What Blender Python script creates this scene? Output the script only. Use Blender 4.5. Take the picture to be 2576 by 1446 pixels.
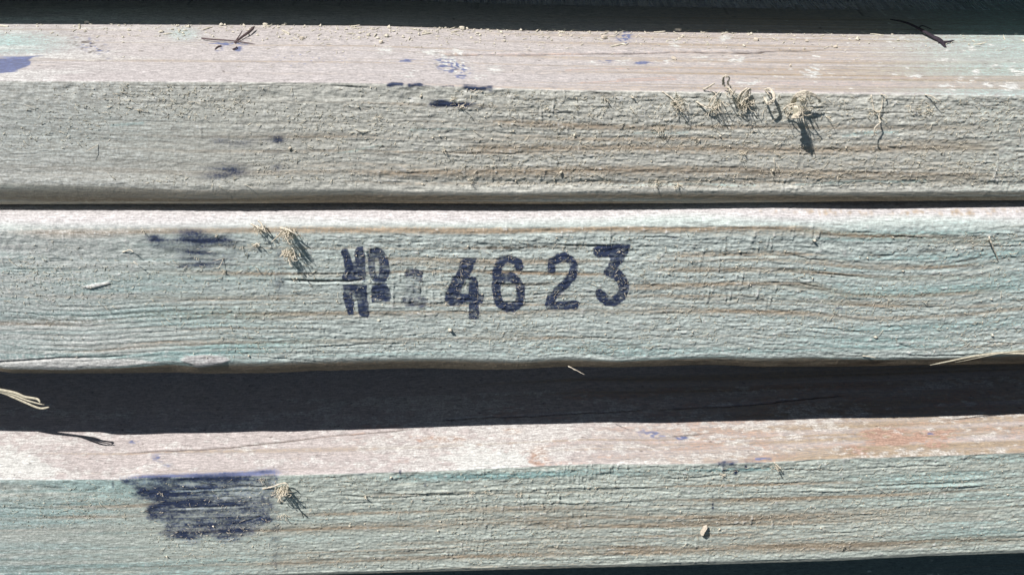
import bpy, math, random
import numpy as np
from mathutils import Vector
for o in list(bpy.data.objects): bpy.data.objects.remove(o)
scn = bpy.context.scene
COL = scn.collection
random.seed(7)
MM = 0.001

# ------------------------------------------------------------- camera, sky, sun, exposure
PITCH, DIST, HFOV = 30.0, 257.0, 50.0
SUN = np.array([0.50, 0.50, -1.0])                  # direction the sunlight travels (x right, y into the stack, z up)
EXPOSURE = 0.22
cp, sp_ = math.cos(math.radians(PITCH)), math.sin(math.radians(PITCH))
CAM = np.array([0, -DIST*cp, DIST*sp_])
FW, UP, RT = np.array([0, cp, -sp_]), np.array([0, sp_, cp]), np.array([1.0, 0, 0])
FOC = 1288/math.tan(math.radians(HFOV/2))
cd = bpy.data.cameras.new('camera'); cam = bpy.data.objects.new('camera', cd); COL.objects.link(cam)
cam.location = Vector(CAM*MM); cam.rotation_euler = (math.radians(90-PITCH), 0, 0)
cd.angle = math.radians(HFOV); cd.clip_start = 0.01; cd.clip_end = 500
cd.dof.use_dof = True; cd.dof.focus_distance = DIST*MM; cd.dof.aperture_fstop = 45
scn.camera = cam
to_sun = Vector(-SUN).normalized()
elev = math.asin(to_sun.z); az = math.atan2(to_sun.x, to_sun.y)
w = bpy.data.worlds.new('World'); scn.world = w; w.use_nodes = True
nt = w.node_tree; bg = nt.nodes['Background']
sky = nt.nodes.new('ShaderNodeTexSky'); sky.sky_type = 'NISHITA'; sky.sun_disc = False
sky.air_density = 0.6; sky.dust_density = 0.1; sky.ozone_density = 0.5
sky.sun_elevation = elev; sky.sun_rotation = az
nt.links.new(sky.outputs[0], bg.inputs[0]); bg.inputs[1].default_value = 0.05
sd = bpy.data.lights.new('sun', 'SUN'); sd.energy = 5.0; sd.angle = math.radians(0.5); sd.color = (1.0, 0.90, 0.885)
so = bpy.data.objects.new('sun', sd); COL.objects.link(so)
so.rotation_euler = to_sun.to_track_quat('Z', 'Y').to_euler(); so.location = to_sun*2
scn.view_settings.view_transform = 'Standard'; scn.view_settings.look = 'None'
scn.view_settings.exposure = EXPOSURE; scn.view_settings.gamma = 1

# ------------------------------------------------------------- measuring the place from the photograph (2576 px wide)
def hit(px, py, ax, val):
    px = np.asarray(px, float); py = np.asarray(py, float)
    r = FW + RT*((px-1288)/FOC)[..., None] - UP*((py-723)/FOC)[..., None]
    t = (val-CAM[ax])/r[..., ax]
    return CAM + r*t[..., None]
def proj(P):
    q = P-CAM; d = q@FW
    return 1288+FOC*(q@RT)/d, 723-FOC*(q@UP)/d
def smooth(a, b, x):
    t = np.clip((x-a)/(b-a), 0, 1); return t*t*(3-2*t)
def line_z(pts, y, X):
    """world z along X of a drawn edge lying at depth y"""
    p = np.array(pts, float)
    pxs = np.linspace(p[0, 0], p[-1, 0], 400)
    pys = np.interp(pxs, p[:, 0], p[:, 1])
    k = np.ones(7)/7; pys = np.convolve(np.pad(pys, 3, 'edge'), k, 'valid')
    W = hit(pxs, pys, 1, y)
    s0 = (W[40, 2]-W[0, 2])/(W[40, 0]-W[0, 0]); s1 = (W[-1, 2]-W[-40, 2])/(W[-1, 0]-W[-40, 0])
    z = np.interp(X, W[:, 0], W[:, 2])
    z = np.where(X < W[0, 0], W[0, 2]+s0*(X-W[0, 0]), z)
    z = np.where(X > W[-1, 0], W[-1, 2]+s1*(X-W[-1, 0]), z)
    return z

# ------------------------------------------------------------- noise on a lattice
def aniso(nx, ns, lx, ls, seed):
    rng = np.random.default_rng(seed)
    a = rng.standard_normal((nx, ns)).astype(np.float32)
    F = np.fft.rfft2(a)
    fx = np.fft.fftfreq(nx)[:, None]; fs = np.fft.rfftfreq(ns)[None, :]
    F *= np.exp(-2*(math.pi**2)*((fx*lx)**2+(fs*ls)**2))
    a = np.fft.irfft2(F, s=(nx, ns))
    return (a-a.mean())/(a.std()+1e-9)
DX, DS = 0.26, 0.20
class Lat:
    """noise fields sampled at (x, s), both in mm"""
    def __init__(self, X, S, seed):
        self.nx = len(X); self.ix = np.arange(self.nx)[:, None]
        self.c = {}; self.S = S; self.smin = S.min()-6; self.ns = int((S.max()-S.min()+12)/DS)+4; self.seed = seed
    def __call__(self, lx, ls, k, warp=0):
        key = (lx, ls, k)
        if key not in self.c: self.c[key] = self.get(lx, ls, k, warp)
        return self.c[key]
    def get(self, lx, ls, k, warp):
        N = aniso(self.nx, self.ns, lx/DX, ls/DS, self.seed*100+k)
        f = np.clip((self.S+warp-self.smin)/DS, 0, self.ns-2.001)
        j = f.astype(int); f = f-j
        return N[self.ix, j]*(1-f)+N[self.ix, j+1]*f

# ------------------------------------------------------------- marks drawn on a surface
def sdf_poly(PX, PY, poly, pad=40):
    poly = np.array(poly, float); out = np.full(PX.shape, 1e3)
    m = (PX > poly[:, 0].min()-pad) & (PX < poly[:, 0].max()+pad) & (PY > poly[:, 1].min()-pad) & (PY < poly[:, 1].max()+pad)
    x, y = PX[m], PY[m]; d = np.full(x.shape, 1e9); ins = np.zeros(x.shape, bool); n = len(poly)
    for i in range(n):
        a, b = poly[i], poly[(i+1) % n]; e = b-a
        t = np.clip(((x-a[0])*e[0]+(y-a[1])*e[1])/(e@e+1e-9), 0, 1)
        d = np.minimum(d, np.hypot(x-a[0]-t*e[0], y-a[1]-t*e[1]))
        if a[1] != b[1]:
            ins ^= ((a[1] > y) != (b[1] > y)) & (x < e[0]*(y-a[1])/e[1]+a[0])
    out[m] = np.where(ins, -d, d); return out
def sdf_line(PX, PY, pts, pad=40):
    p = np.array(pts, float); out = np.full(PX.shape, 1e3)
    m = (PX > p[:, 0].min()-pad) & (PX < p[:, 0].max()+pad) & (PY > p[:, 1].min()-pad) & (PY < p[:, 1].max()+pad)
    x, y = PX[m], PY[m]; d = np.full(x.shape, 1e9)
    for a, b in zip(p[:-1], p[1:]):
        e = b-a; t = np.clip(((x-a[0])*e[0]+(y-a[1])*e[1])/(e@e+1e-9), 0, 1)
        d = np.minimum(d, np.hypot(x-a[0]-t*e[0], y-a[1]-t*e[1]))
    out[m] = d; return out
def blob(PX, PY, cx, cy, rx, ry, ang=0):
    c, s = math.cos(math.radians(ang)), math.sin(math.radians(ang))
    u, v = (PX-cx)*c+(PY-cy)*s, -(PX-cx)*s+(PY-cy)*c
    return np.exp(-((u/rx)**2+(v/ry)**2))
def band(PX, PY, pts, hw):
    """a band running along the grain: soft profile about a drawn line y(x)"""
    p = np.array(pts, float)
    yc = np.interp(PX, p[:, 0], p[:, 1]); e = np.clip((PX-p[0, 0])/120, 0, 1)*np.clip((p[-1, 0]-PX)/120, 0, 1)
    return np.exp(-((PY-yc)/hw)**2)*e

# ------------------------------------------------------------- materials
def N(t, kind, **kw):
    n = t.nodes.new(kind)
    for k, v in kw.items(): setattr(n, k, v)
    return n
def wood_material(name, front, plane, bump=0.35):
    m = bpy.data.materials.new(name); m.use_nodes = True; t = m.node_tree; L = t.links.new
    b = t.nodes['Principled BSDF']
    A = N(t, 'ShaderNodeAttribute', attribute_name='mark_a'); B = N(t, 'ShaderNodeAttribute', attribute_name='mark_b')
    sa = N(t, 'ShaderNodeSeparateColor'); sb = N(t, 'ShaderNodeSeparateColor')
    L(A.outputs['Color'], sa.inputs[0]); L(B.outputs['Color'], sb.inputs[0])
    tc = N(t, 'ShaderNodeTexCoord'); mp = N(t, 'ShaderNodeMapping'); mp.inputs['Scale'].default_value = (420, 3000, 3000)
    L(tc.outputs['Object'], mp.inputs[0])
    n1 = N(t, 'ShaderNodeTexNoise'); n1.inputs['Scale'].default_value = 1; n1.inputs['Detail'].default_value = 5; n1.inputs['Roughness'].default_value = .65
    L(mp.outputs[0], n1.inputs['Vector'])
    n2 = N(t, 'ShaderNodeTexNoise'); n2.inputs['Scale'].default_value = 1900; n2.inputs['Detail'].default_value = 3
    L(tc.outputs['Object'], n2.inputs['Vector'])
    nn = N(t, 'ShaderNodeMath', operation='ADD'); L(n1.outputs[0], nn.inputs[0]); L(n2.outputs[0], nn.inputs[1])
    def mixc(fac, c1, c2):
        x = N(t, 'ShaderNodeMix', data_type='RGBA')
        if isinstance(fac, float): x.inputs[0].default_value = fac
        else: L(fac, x.inputs[0])
        for s, c in ((6, c1), (7, c2)):
            if isinstance(c, tuple): x.inputs[s].default_value = (*c, 1)
            else: L(c, x.inputs[s])
        return x.outputs[2]
    def rough(fac, k=1.6):                               # breaks a mark up with fine noise at its edges
        x = N(t, 'ShaderNodeMath', operation='MULTIPLY_ADD'); L(nn.outputs[0], x.inputs[0]); x.inputs[1].default_value = .9; x.inputs[2].default_value = -.9
        y = N(t, 'ShaderNodeMath', operation='ADD'); L(fac, y.inputs[0]); L(x.outputs[0], y.inputs[1])
        r = N(t, 'ShaderNodeMapRange', interpolation_type='SMOOTHSTEP'); L(y.outputs[0], r.inputs[0])
        r.inputs[1].default_value = .05; r.inputs[2].default_value = .95
        z = N(t, 'ShaderNodeMath', operation='MULTIPLY', use_clamp=True); L(r.outputs[0], z.inputs[0])
        g = N(t, 'ShaderNodeMath', operation='MULTIPLY', use_clamp=True); L(fac, g.inputs[0]); g.inputs[1].default_value = 3
        L(g.outputs[0], z.inputs[1]); return z.outputs[0]
    c = mixc(B.outputs['Alpha'], plane, front)
    c = mixc(rough(sa.outputs[0]), c, (.36, .305, .215))           # brown latewood, undersides, and falloff painted to the right of the tops
    c = mixc(rough(sa.outputs[1]), c, (.32, .51, .485))            # greenish preservative, plus lens falloff painted towards the ends
    c = mixc(rough(sb.outputs[1]), c, (.42, .305, .235))            # rust and orange scuffs
    c = mixc(rough(sa.outputs[2]), c, (.60, .64, .60))            # chalky white, painted left-end brightness and light caught by raised fibres
    c = mixc(rough(sb.outputs[0]), c, (.15, .185, .31))            # violet stain
    c = mixc(sb.outputs[2], c, (.045, .032, .022))                # dark brown painted into cracks, tears and specks
    c = mixc(sa.outputs[3], c, c) if False else c
    ink = rough(A.outputs['Alpha'])
    c = mixc(ink, c, (.032, .050, .098))
    # fibre-scale colour variation
    mr = N(t, 'ShaderNodeMapRange'); L(n1.outputs[0], mr.inputs[0]); mr.inputs[1].default_value = .33; mr.inputs[2].default_value = .67; mr.inputs[3].default_value = .62; mr.inputs[4].default_value = 1.30
    mr2 = N(t, 'ShaderNodeMapRange'); L(n2.outputs[0], mr2.inputs[0]); mr2.inputs[1].default_value = .3; mr2.inputs[2].default_value = .7; mr2.inputs[3].default_value = .80; mr2.inputs[4].default_value = 1.18
    mu = N(t, 'ShaderNodeMath', operation='MULTIPLY'); L(mr.outputs[0], mu.inputs[0]); L(mr2.outputs[0], mu.inputs[1])
    vm = N(t, 'ShaderNodeVectorMath', operation='SCALE'); L(c, vm.inputs[0]); L(mu.outputs[0], vm.inputs['Scale'])
    L(vm.outputs[0], b.inputs['Base Color'])
    b.inputs['Roughness'].default_value = .72; b.inputs['Specular IOR Level'].default_value = .25
    ad = N(t, 'ShaderNodeMath', operation='ADD'); L(n1.outputs[0], ad.inputs[0]); L(n2.outputs[0], ad.inputs[1])
    bs = N(t, 'ShaderNodeMath', operation='MULTIPLY_ADD'); L(B.outputs['Alpha'], bs.inputs[0]); bs.inputs[1].default_value = bump*.75; bs.inputs[2].default_value = bump*.25
    bp = N(t, 'ShaderNodeBump'); bp.inputs['Distance'].default_value = .00026
    L(bs.outputs[0], bp.inputs['Strength']); L(ad.outputs[0], bp.inputs['Height']); L(bp.outputs[0], b.inputs['Normal'])
    return m
def plain_material(name, col, var=.25, scale=1500, rough=.7, sss=0):
    m = bpy.data.materials.new(name); m.use_nodes = True; t = m.node_tree; L = t.links.new
    b = t.nodes['Principled BSDF']; b.inputs['Roughness'].default_value = rough; b.inputs['Specular IOR Level'].default_value = .25
    tc = N(t, 'ShaderNodeTexCoord'); n = N(t, 'ShaderNodeTexNoise'); n.inputs['Scale'].default_value = scale; n.inputs['Detail'].default_value = 4
    L(tc.outputs['Object'], n.inputs['Vector'])
    mr = N(t, 'ShaderNodeMapRange'); L(n.outputs[0], mr.inputs[0]); mr.inputs[1].default_value = .3; mr.inputs[2].default_value = .7; mr.inputs[3].default_value = 1-var; mr.inputs[4].default_value = 1+var
    vm = N(t, 'ShaderNodeVectorMath', operation='SCALE'); vm.inputs[0].default_value = col; L(mr.outputs[0], vm.inputs['Scale'])
    L(vm.outputs[0], b.inputs['Base Color'])
    bp = N(t, 'ShaderNodeBump'); bp.inputs['Distance'].default_value = .0001; bp.inputs['Strength'].default_value = .5
    L(n.outputs[0], bp.inputs['Height']); L(bp.outputs[0], b.inputs['Normal'])
    return m
M_TOP = wood_material('weathered_timber_upper', (.56, .595, .525), (.485, .48, .46))
M_MID = wood_material('weathered_timber_middle', (.51, .605, .56), (.53, .54, .525))
M_LOW = wood_material('weathered_timber_lower', (.515, .60, .53), (.49, .475, .45))
M_DARK = wood_material('weathered_timber_shaded', (.28, .34, .30), (.25, .30, .28))  # darker copy of the timber colours, with the shade painted in
M_FIB = plain_material('torn_wood_fibre', (.66, .63, .50))
M_STRAW = plain_material('pale_splinter_wood', (.50, .49, .37))
M_CHIP = plain_material('fresh_wood_chip', (.60, .56, .45))
M_SHADOW_STICK = plain_material('black_shadow_stick', (.035, .03, .04))  # near-black for the shadow modelled as a stick
M_CRUMB = plain_material('sawdust', (.58, .57, .46))

def put(name, me, mat, parent=None, **props):
    me.materials.append(mat); o = bpy.data.objects.new(name, me); COL.objects.link(o)
    if parent: o.parent = parent
    for k, v in props.items(): o[k] = v
    return o

# ------------------------------------------------------------- a sawn board as one dense relief
X = np.concatenate([np.arange(-331, -151, 3.0), np.arange(-151, 151, DX), np.arange(151.5, 332, 3.0)]); NX = len(X)
class Board:
    def __init__(self, name, label, mat, yf, zt, zfb, zsil, rt, depth, seed, lit_y, rows_front, ch=.40, step=.3):
        """yf front plane; zt top; zfb where the sawn face ends; zsil underside edge; rt arris radius"""
        self.yf = yf; ys, zs, kind = [], [], []
        rt = np.broadcast_to(rt, X.shape)
        lit = np.concatenate([np.arange(lit_y, yf+29, -.6), np.arange(min(lit_y, yf+29), yf+rt.max()+.01, -step)])
        for y in [yf+depth, yf+depth*.8, yf+(lit_y-yf)*1.6+2]+list(lit):
            fr = (y-(yf+rt.max()))/(depth)
            ys.append(yf+rt+fr*depth); zs.append(zt); kind.append(0)
        na = max(4, int(rt.max()*1.57/.27))
        for a in np.linspace(0, math.pi/2, na+1)[1:]:
            ys.append(yf+rt-rt*math.sin(a)); zs.append(zt-rt+rt*math.cos(a)); kind.append(a/(math.pi/2))
        for t in np.linspace(0, 1, rows_front)[1:]:
            ys.append(yf+0*X); zs.append((zt-rt)*(1-t)+zfb*t); kind.append(1+t)
        hgt = zfb-zsil
        for t in np.linspace(0, 1, 14)[1:]:
            ys.append(yf+hgt*ch*t**1.25); zs.append(zfb-hgt*t); kind.append(2+t)
        r = 1.6
        for a in np.linspace(0, math.pi/2, 7)[1:]:
            a0 = math.atan(ch); 
            ys.append(yf+hgt*ch+r*math.sin(a)); zs.append(zsil-.8*(1-math.cos(a))*r); kind.append(3.0)
        for y in (10, 30, depth):
            ys.append(yf+0*X+y); zs.append(zsil-.8*r); kind.append(3.5)
        self.Y = np.stack(ys, 1); self.Z = np.stack(zs, 1); self.K = np.array(kind)[None, :]
        self.XX = np.repeat(X[:, None], len(ys), 1)
        dS = np.hypot(np.diff(self.Y, axis=1), np.diff(self.Z, axis=1)).mean(0)
        s = np.concatenate([[0], np.cumsum(dS)])
        s -= s[np.argmax(np.array(kind) >= 1)]                   # s = 0 at the front arris, positive down the sawn face
        self.S = np.repeat(s[None, :], NX, 0)
        P = np.stack([self.XX, self.Y, self.Z], 2)
        dj = np.gradient(P, axis=1); di = np.gradient(P, axis=0)
        n = np.cross(dj, di); n /= np.linalg.norm(n, axis=2, keepdims=True)+1e-9
        self.P, self.Nn = P, n
        self.PX, self.PY = proj(P)
        self.lat = Lat(X, self.S, seed)
        z = np.zeros(self.S.shape)
        self.h = z.copy(); self.m = {k: z.copy() for k in ('brown', 'teal', 'white', 'ink', 'violet', 'rust', 'dark_mark')}
        self.front = np.clip((self.K-.5)*3, 0, 1)+z
        self.name, self.label, self.mat = name, label, mat
    def crack(self, pts, w=1.2, depth=.5, dark_mark=.85, lip=.12):
        p = np.array(pts, float); e = 8
        wob = self.lat(6, 1.5, 91)*1.3+self.lat(.8, .8, 92)*.5
        d = sdf_line(self.PX, self.PY+wob, p, 16)
        taper = np.clip((self.PX-p[0, 0])/60+.25, 0, 1)*np.clip((p[-1, 0]-self.PX)/60+.25, 0, 1) if p[-1, 0] > p[0, 0] else 1
        g = np.exp(-(d/(w*1.3))**2)*taper
        self.h -= depth*.7*g
        self.h += .5*lip*np.exp(-((d-w*2.5)/(w*1.5))**2)*taper
        self.m['dark_mark'] = np.maximum(self.m['dark_mark'], dark_mark*np.exp(-(d/w)**2)*taper)
    def build(self, smin_clip=True):
        Pd = self.P+self.Nn*self.h[..., None]
        self.Pd = Pd; nx, nr = self.S.shape
        v = (Pd*MM).reshape(-1, 3).astype(np.float32)
        i, j = np.meshgrid(np.arange(nx-1), np.arange(nr-1), indexing='ij')
        a = (i*nr+j).ravel(); q = np.stack([a, a+1, a+nr+1, a+nr], 1)
        ib = np.arange(nx-1); q2 = np.stack([ib*nr+nr-1, ib*nr, (ib+1)*nr, (ib+1)*nr+nr-1], 1)
        q = np.concatenate([q, q2]).astype(np.int32)
        caps = [np.arange(nr)[::-1], (nx-1)*nr+np.arange(nr)]
        loops = np.concatenate([q.ravel()]+caps).astype(np.int32)
        starts = np.concatenate([np.arange(len(q))*4, [len(q)*4, len(q)*4+nr]]).astype(np.int32)
        me = bpy.data.meshes.new(self.name)
        me.vertices.add(len(v)); me.vertices.foreach_set('co', v.ravel())
        me.loops.add(len(loops)); me.loops.foreach_set('vertex_index', loops)
        me.polygons.add(len(starts)); me.polygons.foreach_set('loop_start', starts)
        sm = np.ones(len(starts), bool); sm[-2:] = False
        me.update(calc_edges=True); me.polygons.foreach_set('use_smooth', sm)
        self.attrs(me, np.ones(nx*nr, bool), ink=self.m['ink'])
        me.update(); me.validate()
        self.o = put(self.name, me, self.mat, None, label=self.label, category='timber', group='sawn timbers stacked one above another')
        return self.o
    def attrs(self, me, sel, ink):
        c = lambda a: np.clip(a, 0, 1).ravel()[sel]
        for nm, ch in (('mark_a', (self.m['brown'], self.m['teal'], self.m['white'], ink)), ('mark_b', (self.m['violet'], self.m['rust'], self.m['dark_mark'], self.front))):
            at = me.attributes.new(nm, 'FLOAT_COLOR', 'POINT')
            at.data.foreach_set('color', np.stack([c(a) for a in ch], 1).astype(np.float32).ravel())
    def film(self, name, label, ink):
        """a printed character: a film of ink that follows the relief of the sawn face"""
        nx, nr = self.S.shape
        m = ink > .004
        m[1:-1, 1:-1] |= m[2:, 1:-1] | m[:-2, 1:-1] | m[1:-1, 2:] | m[1:-1, :-2]
        f = m[:-1, :-1] & m[1:, :-1] & m[:-1, 1:] & m[1:, 1:]
        left_ = set(zip(*(q.tolist() for q in np.nonzero(f)))); comps = []
        while left_:                                      # drop stray flecks of ink that stand apart
            st = [left_.pop()]; c_ = list(st)
            while st:
                i, j = st.pop()
                for k in ((i+1, j), (i-1, j), (i, j+1), (i, j-1)):
                    if k in left_: left_.discard(k); st.append(k); c_.append(k)
            comps.append(c_)
        big = max(map(len, comps)); keep = np.array([k for c_ in comps if len(c_) > .05*big for k in c_])
        i, j = keep[:, 0], keep[:, 1]; a = i*nr+j; q = np.stack([a, a+1, a+nr+1, a+nr], 1)
        used, inv = np.unique(q.ravel(), return_inverse=True)
        v = ((self.Pd+self.Nn*.02)*MM).reshape(-1, 3)[used]
        me = bpy.data.meshes.new(name)
        me.vertices.add(len(v)); me.vertices.foreach_set('co', v.astype(np.float32).ravel())
        me.loops.add(len(inv)); me.loops.foreach_set('vertex_index', inv.astype(np.int32))
        me.polygons.add(len(q)); me.polygons.foreach_set('loop_start', (np.arange(len(q))*4).astype(np.int32))
        me.update(calc_edges=True); me.polygons.foreach_set('use_smooth', np.ones(len(q), bool))
        sel = np.zeros(nx*nr, bool); sel[used] = True
        self.attrs(me, sel, ink=ink)
        put(name, me, self.mat, self.o, label=label)
    def rough_face(self, amp, ramp, flow=0, streak=1.0, smoothleft=0):
        """relief of the sawn face: grain ridges, torn fibres, saw marks and crumbs"""
        L = self.lat; F = self.front*np.clip(1-(self.K-1.97)*6, .25, 1)
        g1 = L(9, .30, 1, flow); g2 = L(2.6, .13, 2, flow); g3 = L(.17, .14, 3); g4 = L(28, 3.5, 4, flow); g5 = L(.9, .14, 5, flow)
        saw = L(.14, .9, 6); sawm = np.clip(L(5, 3, 7)+.1, 0, 2)
        tear = np.clip(L(2.4, .16, 8, flow)-1.0, 0, 3)
        R = amp*ramp*F
        self.h += F*.055*g4
        self.h += R*(.007*g1*streak+.021*g2*streak+.040*g3+.040*g5+.012*L(.4, .4, 10, flow))
        self.h += R*.10*np.clip(saw-1.0, 0, 3)*sawm
        self.h -= R*.055*tear
        self.h += R*.06*np.clip(L(.45, .4, 9)-1.7, 0, 3)
        self.tearf = tear; self.g1 = g1; self.g2 = g2
        self.m['dark_mark'] = np.maximum(self.m['dark_mark'], np.clip(tear-.3, 0, 1)*.42*ramp*F)
        self.m['white'] += F*ramp*.38*np.clip(.6*g3+.5*g5+.45*saw-.7, 0, 1.5)  # pale torn fibres, with the light they catch painted in
    def planed_face(self, amp=1):
        L = self.lat; T = 1-self.front
        self.h += T*amp*(.012*L(20, .3, 21)+.010*L(.35, .35, 22)+.05*L(25, 8, 23))
        self.h += T*amp*.05*np.clip(L(.4, .35, 24)-1.9, 0, 2)
        self.m['brown'] += T*np.clip(.22*L(30, .35, 25)-.08, 0, .5)
        self.m['dark_mark'] = np.maximum(self.m['dark_mark'], T*np.clip(L(.35, .3, 26)-2.3, 0, 1)*.6)
    def rings(self, flow, amt=.35, lx=60, ls=.9, thr=.5):
        r = self.lat(lx, ls, 31, flow); r2 = self.lat(lx, ls*.4, 32, flow)
        r3 = self.lat(45, .28, 33, flow); r4 = self.lat(14, .2, 34, flow)
        self.m['brown'] += self.front*(amt*np.clip(r-thr, 0, 1.2)+amt*.6*np.clip(r2-thr, 0, 1.5)+.20*np.clip(r3-.5, 0, 1.5)+.14*np.clip(r4-.6, 0, 1.5))
        arr = np.exp(-((self.K-.95)/.35)**2)*(self.K < 1.2)+np.exp(-((self.K-2.0)/.06)**2)
        self.h -= arr*(.16*np.clip(self.lat(2.0, .8, 35)-.9, 0, 2)*1.1+.04*self.lat(.5, .5, 36)+.06*np.clip(self.lat(9, 1, 37), -.5, 2))
        self.h -= self.front*.05*np.clip(r-thr, 0, 1.2)

def zone(o, pts): return [(o[0]+u*o[2], o[1]+v*o[2]) for u, v in pts]
R1 = (0, 0, .3712); R2 = (847.3, 0, .3712); R3 = (1658, 0, .3712)
R4 = (0, 466, .3712); R5 = (776.7, 536.6, .35634); R6 = (1658, 466, .3712)
R7 = (0, 909.5, .3712); R8 = (847.3, 909.5, .3712); R9 = (1658, 909.5, .3712)
R10 = (833.2, 593.1, .16602); R11 = (1200.4, 579.0, .16602)

# edges drawn off the photograph
B1_ARR = [(0, 202), (300, 203), (640, 205), (900, 207), (1000, 210), (1200, 218), (1400, 224), (1700, 228), (2000, 232), (2300, 236), (2576, 238)]
B1_FB = [(0, 463), (300, 470), (480, 478), (900, 471), (1000, 478), (1310, 481), (1765, 479), (2100, 481), (2576, 479)]
B1_SIL = [(0, 513), (440, 508), (918, 506), (1400, 507), (1765, 505), (2200, 499), (2576, 496)]
B2_LIT = [(0, 527), (450, 526), (630, 528), (918, 525), (1300, 526), (1660, 521), (1950, 515), (2200, 520), (2400, 516), (2576, 513)]
B2_FB = [(-260, 895), (-30, 898), (0, 921), (300, 920), (440, 906), (470, 914), (579, 908), (650, 909), (777, 904), (990, 898), (1130, 897), (1310, 904), (1420, 897), (1560, 904), (1658, 898), (1810, 893), (1920, 897), (2030, 893), (2210, 898), (2400, 895), (2576, 886)]
B2_SIL = [(0, 936), (330, 936), (560, 941), (700, 939), (777, 934), (920, 931), (1010, 927), (1100, 928), (1200, 932), (1310, 928), (1400, 922), (1660, 920), (1780, 916), (1920, 923), (2100, 922), (2290, 917), (2576, 917)]
B3_ARR = [(0, 1204), (300, 1205), (370, 1199), (560, 1197), (847, 1190), (1070, 1184), (1292, 1174), (1480, 1165), (1660, 1166), (1920, 1161), (2100, 1152), (2330, 1146), (2576, 1137)]
B3_SIL = [(0, 1464), (400, 1454), (847, 1439), (1292, 1427), (1765, 1415), (2100, 1405), (2330, 1393), (2576, 1385)]
B1_SHADOW = [(0, 58), (300, 60), (600, 65), (900, 72), (1200, 77), (1500, 80), (2000, 82), (2250, 84), (2576, 88)]

YF1, YF2 = 1.0, 0.0
# --- middle timber
zsil2 = line_z(B2_SIL, YF2+1.3, X); zfb2 = line_z(B2_FB, YF2, X)
zt2 = line_z(B2_LIT, YF2+2.6, X)-1.15
# depth of the lower timber from where the middle one throws its shadow edge (1288, 1066)
E2 = hit(1288, 899, 1, YF2+.2)
lo, hi = 1.0, 90.0
for _ in range(50):
    hh = (lo+hi)/2
    if proj(E2+SUN*hh)[1] < 1066: lo = hh
    else: hi = hh
ZT3 = E2[2]-hh; YF3 = float(hit(1288, 1175, 2, ZT3)[1])
zt3 = line_z(B3_ARR, YF3, X); zsil3 = line_z(B3_SIL, YF3+1.2, X); zfb3 = zsil3+1.6
zt1 = line_z(B1_ARR, YF1, X); zfb1 = line_z(B1_FB, YF1, X); zsil1 = line_z(B1_SIL, YF1+1.4, X)
print('board z', zt1.mean(), zsil1.mean(), zt2.mean(), zsil2.mean(), zt3.mean(), zsil3.mean(), 'YF3', YF3)

LIT1, LIT3 = 58.0, 60.0
b1 = Board('timber_board', 'upper sawn timber with curled torn fibres and crumbs along its pink planed top', M_TOP, YF1, zt1, zfb1, zsil1, .5, 80, 1, YF1+LIT1, 112)
b2 = Board('timber_board', 'middle sawn timber stamped with the ink number 4623', M_MID, YF2, zt2, zfb2, zsil2, 4.2, 80, 2, YF2+8, 165, ch=.42)
b3 = Board('timber_board', 'lower sawn timber with a big navy ink smudge and flaked white paint on top', M_LOW, YF3, zt3, zfb3, zsil3, .5, 80, 3, YF3+LIT3, 128, ch=.30)
for b in (b1, b2, b3): print(b.S.shape, b.PX.min(), b.PX.max())

# ============================================================= upper timber
b = b1; L = b.lat; PX, PY, F, T = b.PX, b.PY, b.front, 1-b.front
ramp = .40+.75*smooth(200, 1400, PX)
flow = .5*np.sin(X/30)[:, None]+0*PX
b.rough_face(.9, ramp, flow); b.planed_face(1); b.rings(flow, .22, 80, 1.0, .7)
b.m['brown'] += T*smooth(700, 2300, PX)*(.36+.12*L(30, .5, 96)); b.m['teal'] += T*.22*smooth(1700, 2576, PX)  # top browner and greener to the right: brightness falloff painted in
for pts, hw, k in (([(0, 345), (500, 362), (950, 352)], 16, .28), ([(0, 428), (400, 425), (950, 420)], 14, .22), ([(1150, 305), (1700, 320), (2576, 322)], 7, .55), ([(1100, 372), (1600, 368), (2100, 380), (2576, 372)], 10, .75),
                   ([(850, 445), (1500, 432), (2100, 442), (2576, 438)], 22, .42), ([(900, 262), (1500, 290), (2000, 296)], 6, .30), ([(0, 300), (600, 312), (1200, 310)], 4, .28), ([(1000, 330), (1500, 345), (1900, 350)], 5, .3)):
    b.m['brown'] += F*k*.85*band(PX, PY+2.5*L(12, 3, 40), pts, hw*1.35)
    b.h -= F*.06*band(PX, PY, pts, hw)
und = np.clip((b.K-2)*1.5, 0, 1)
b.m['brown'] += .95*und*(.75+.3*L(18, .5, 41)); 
b.m['white'] += F*.42*smooth(1000, 0, PX)*(b.K < 2)  # left end of the face painted brighter
b.m['teal'] += F*(.16*smooth(1000, 0, PX)+.22*smooth(2050, 2576, PX)+.03+.16*blob(PX, PY, 150, 330, 500, 110))  # preservative tint, raised at both ends to paint in the lens falloff
for pts in ([(1030, 325), (1180, 325)], [(1590, 335), (1730, 332)], [(2120, 340), (2260, 336)], [(1540, 462), (1900, 468)], [(2000, 465), (2330, 455)], [(280, 313), (360, 309)], [(850, 385), (960, 365)]):
    b.m['teal'] += F*.7*(.6*np.exp(-(sdf_line(PX, PY+2*L(4, .5, 95), pts)/3.0)**2))
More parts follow.
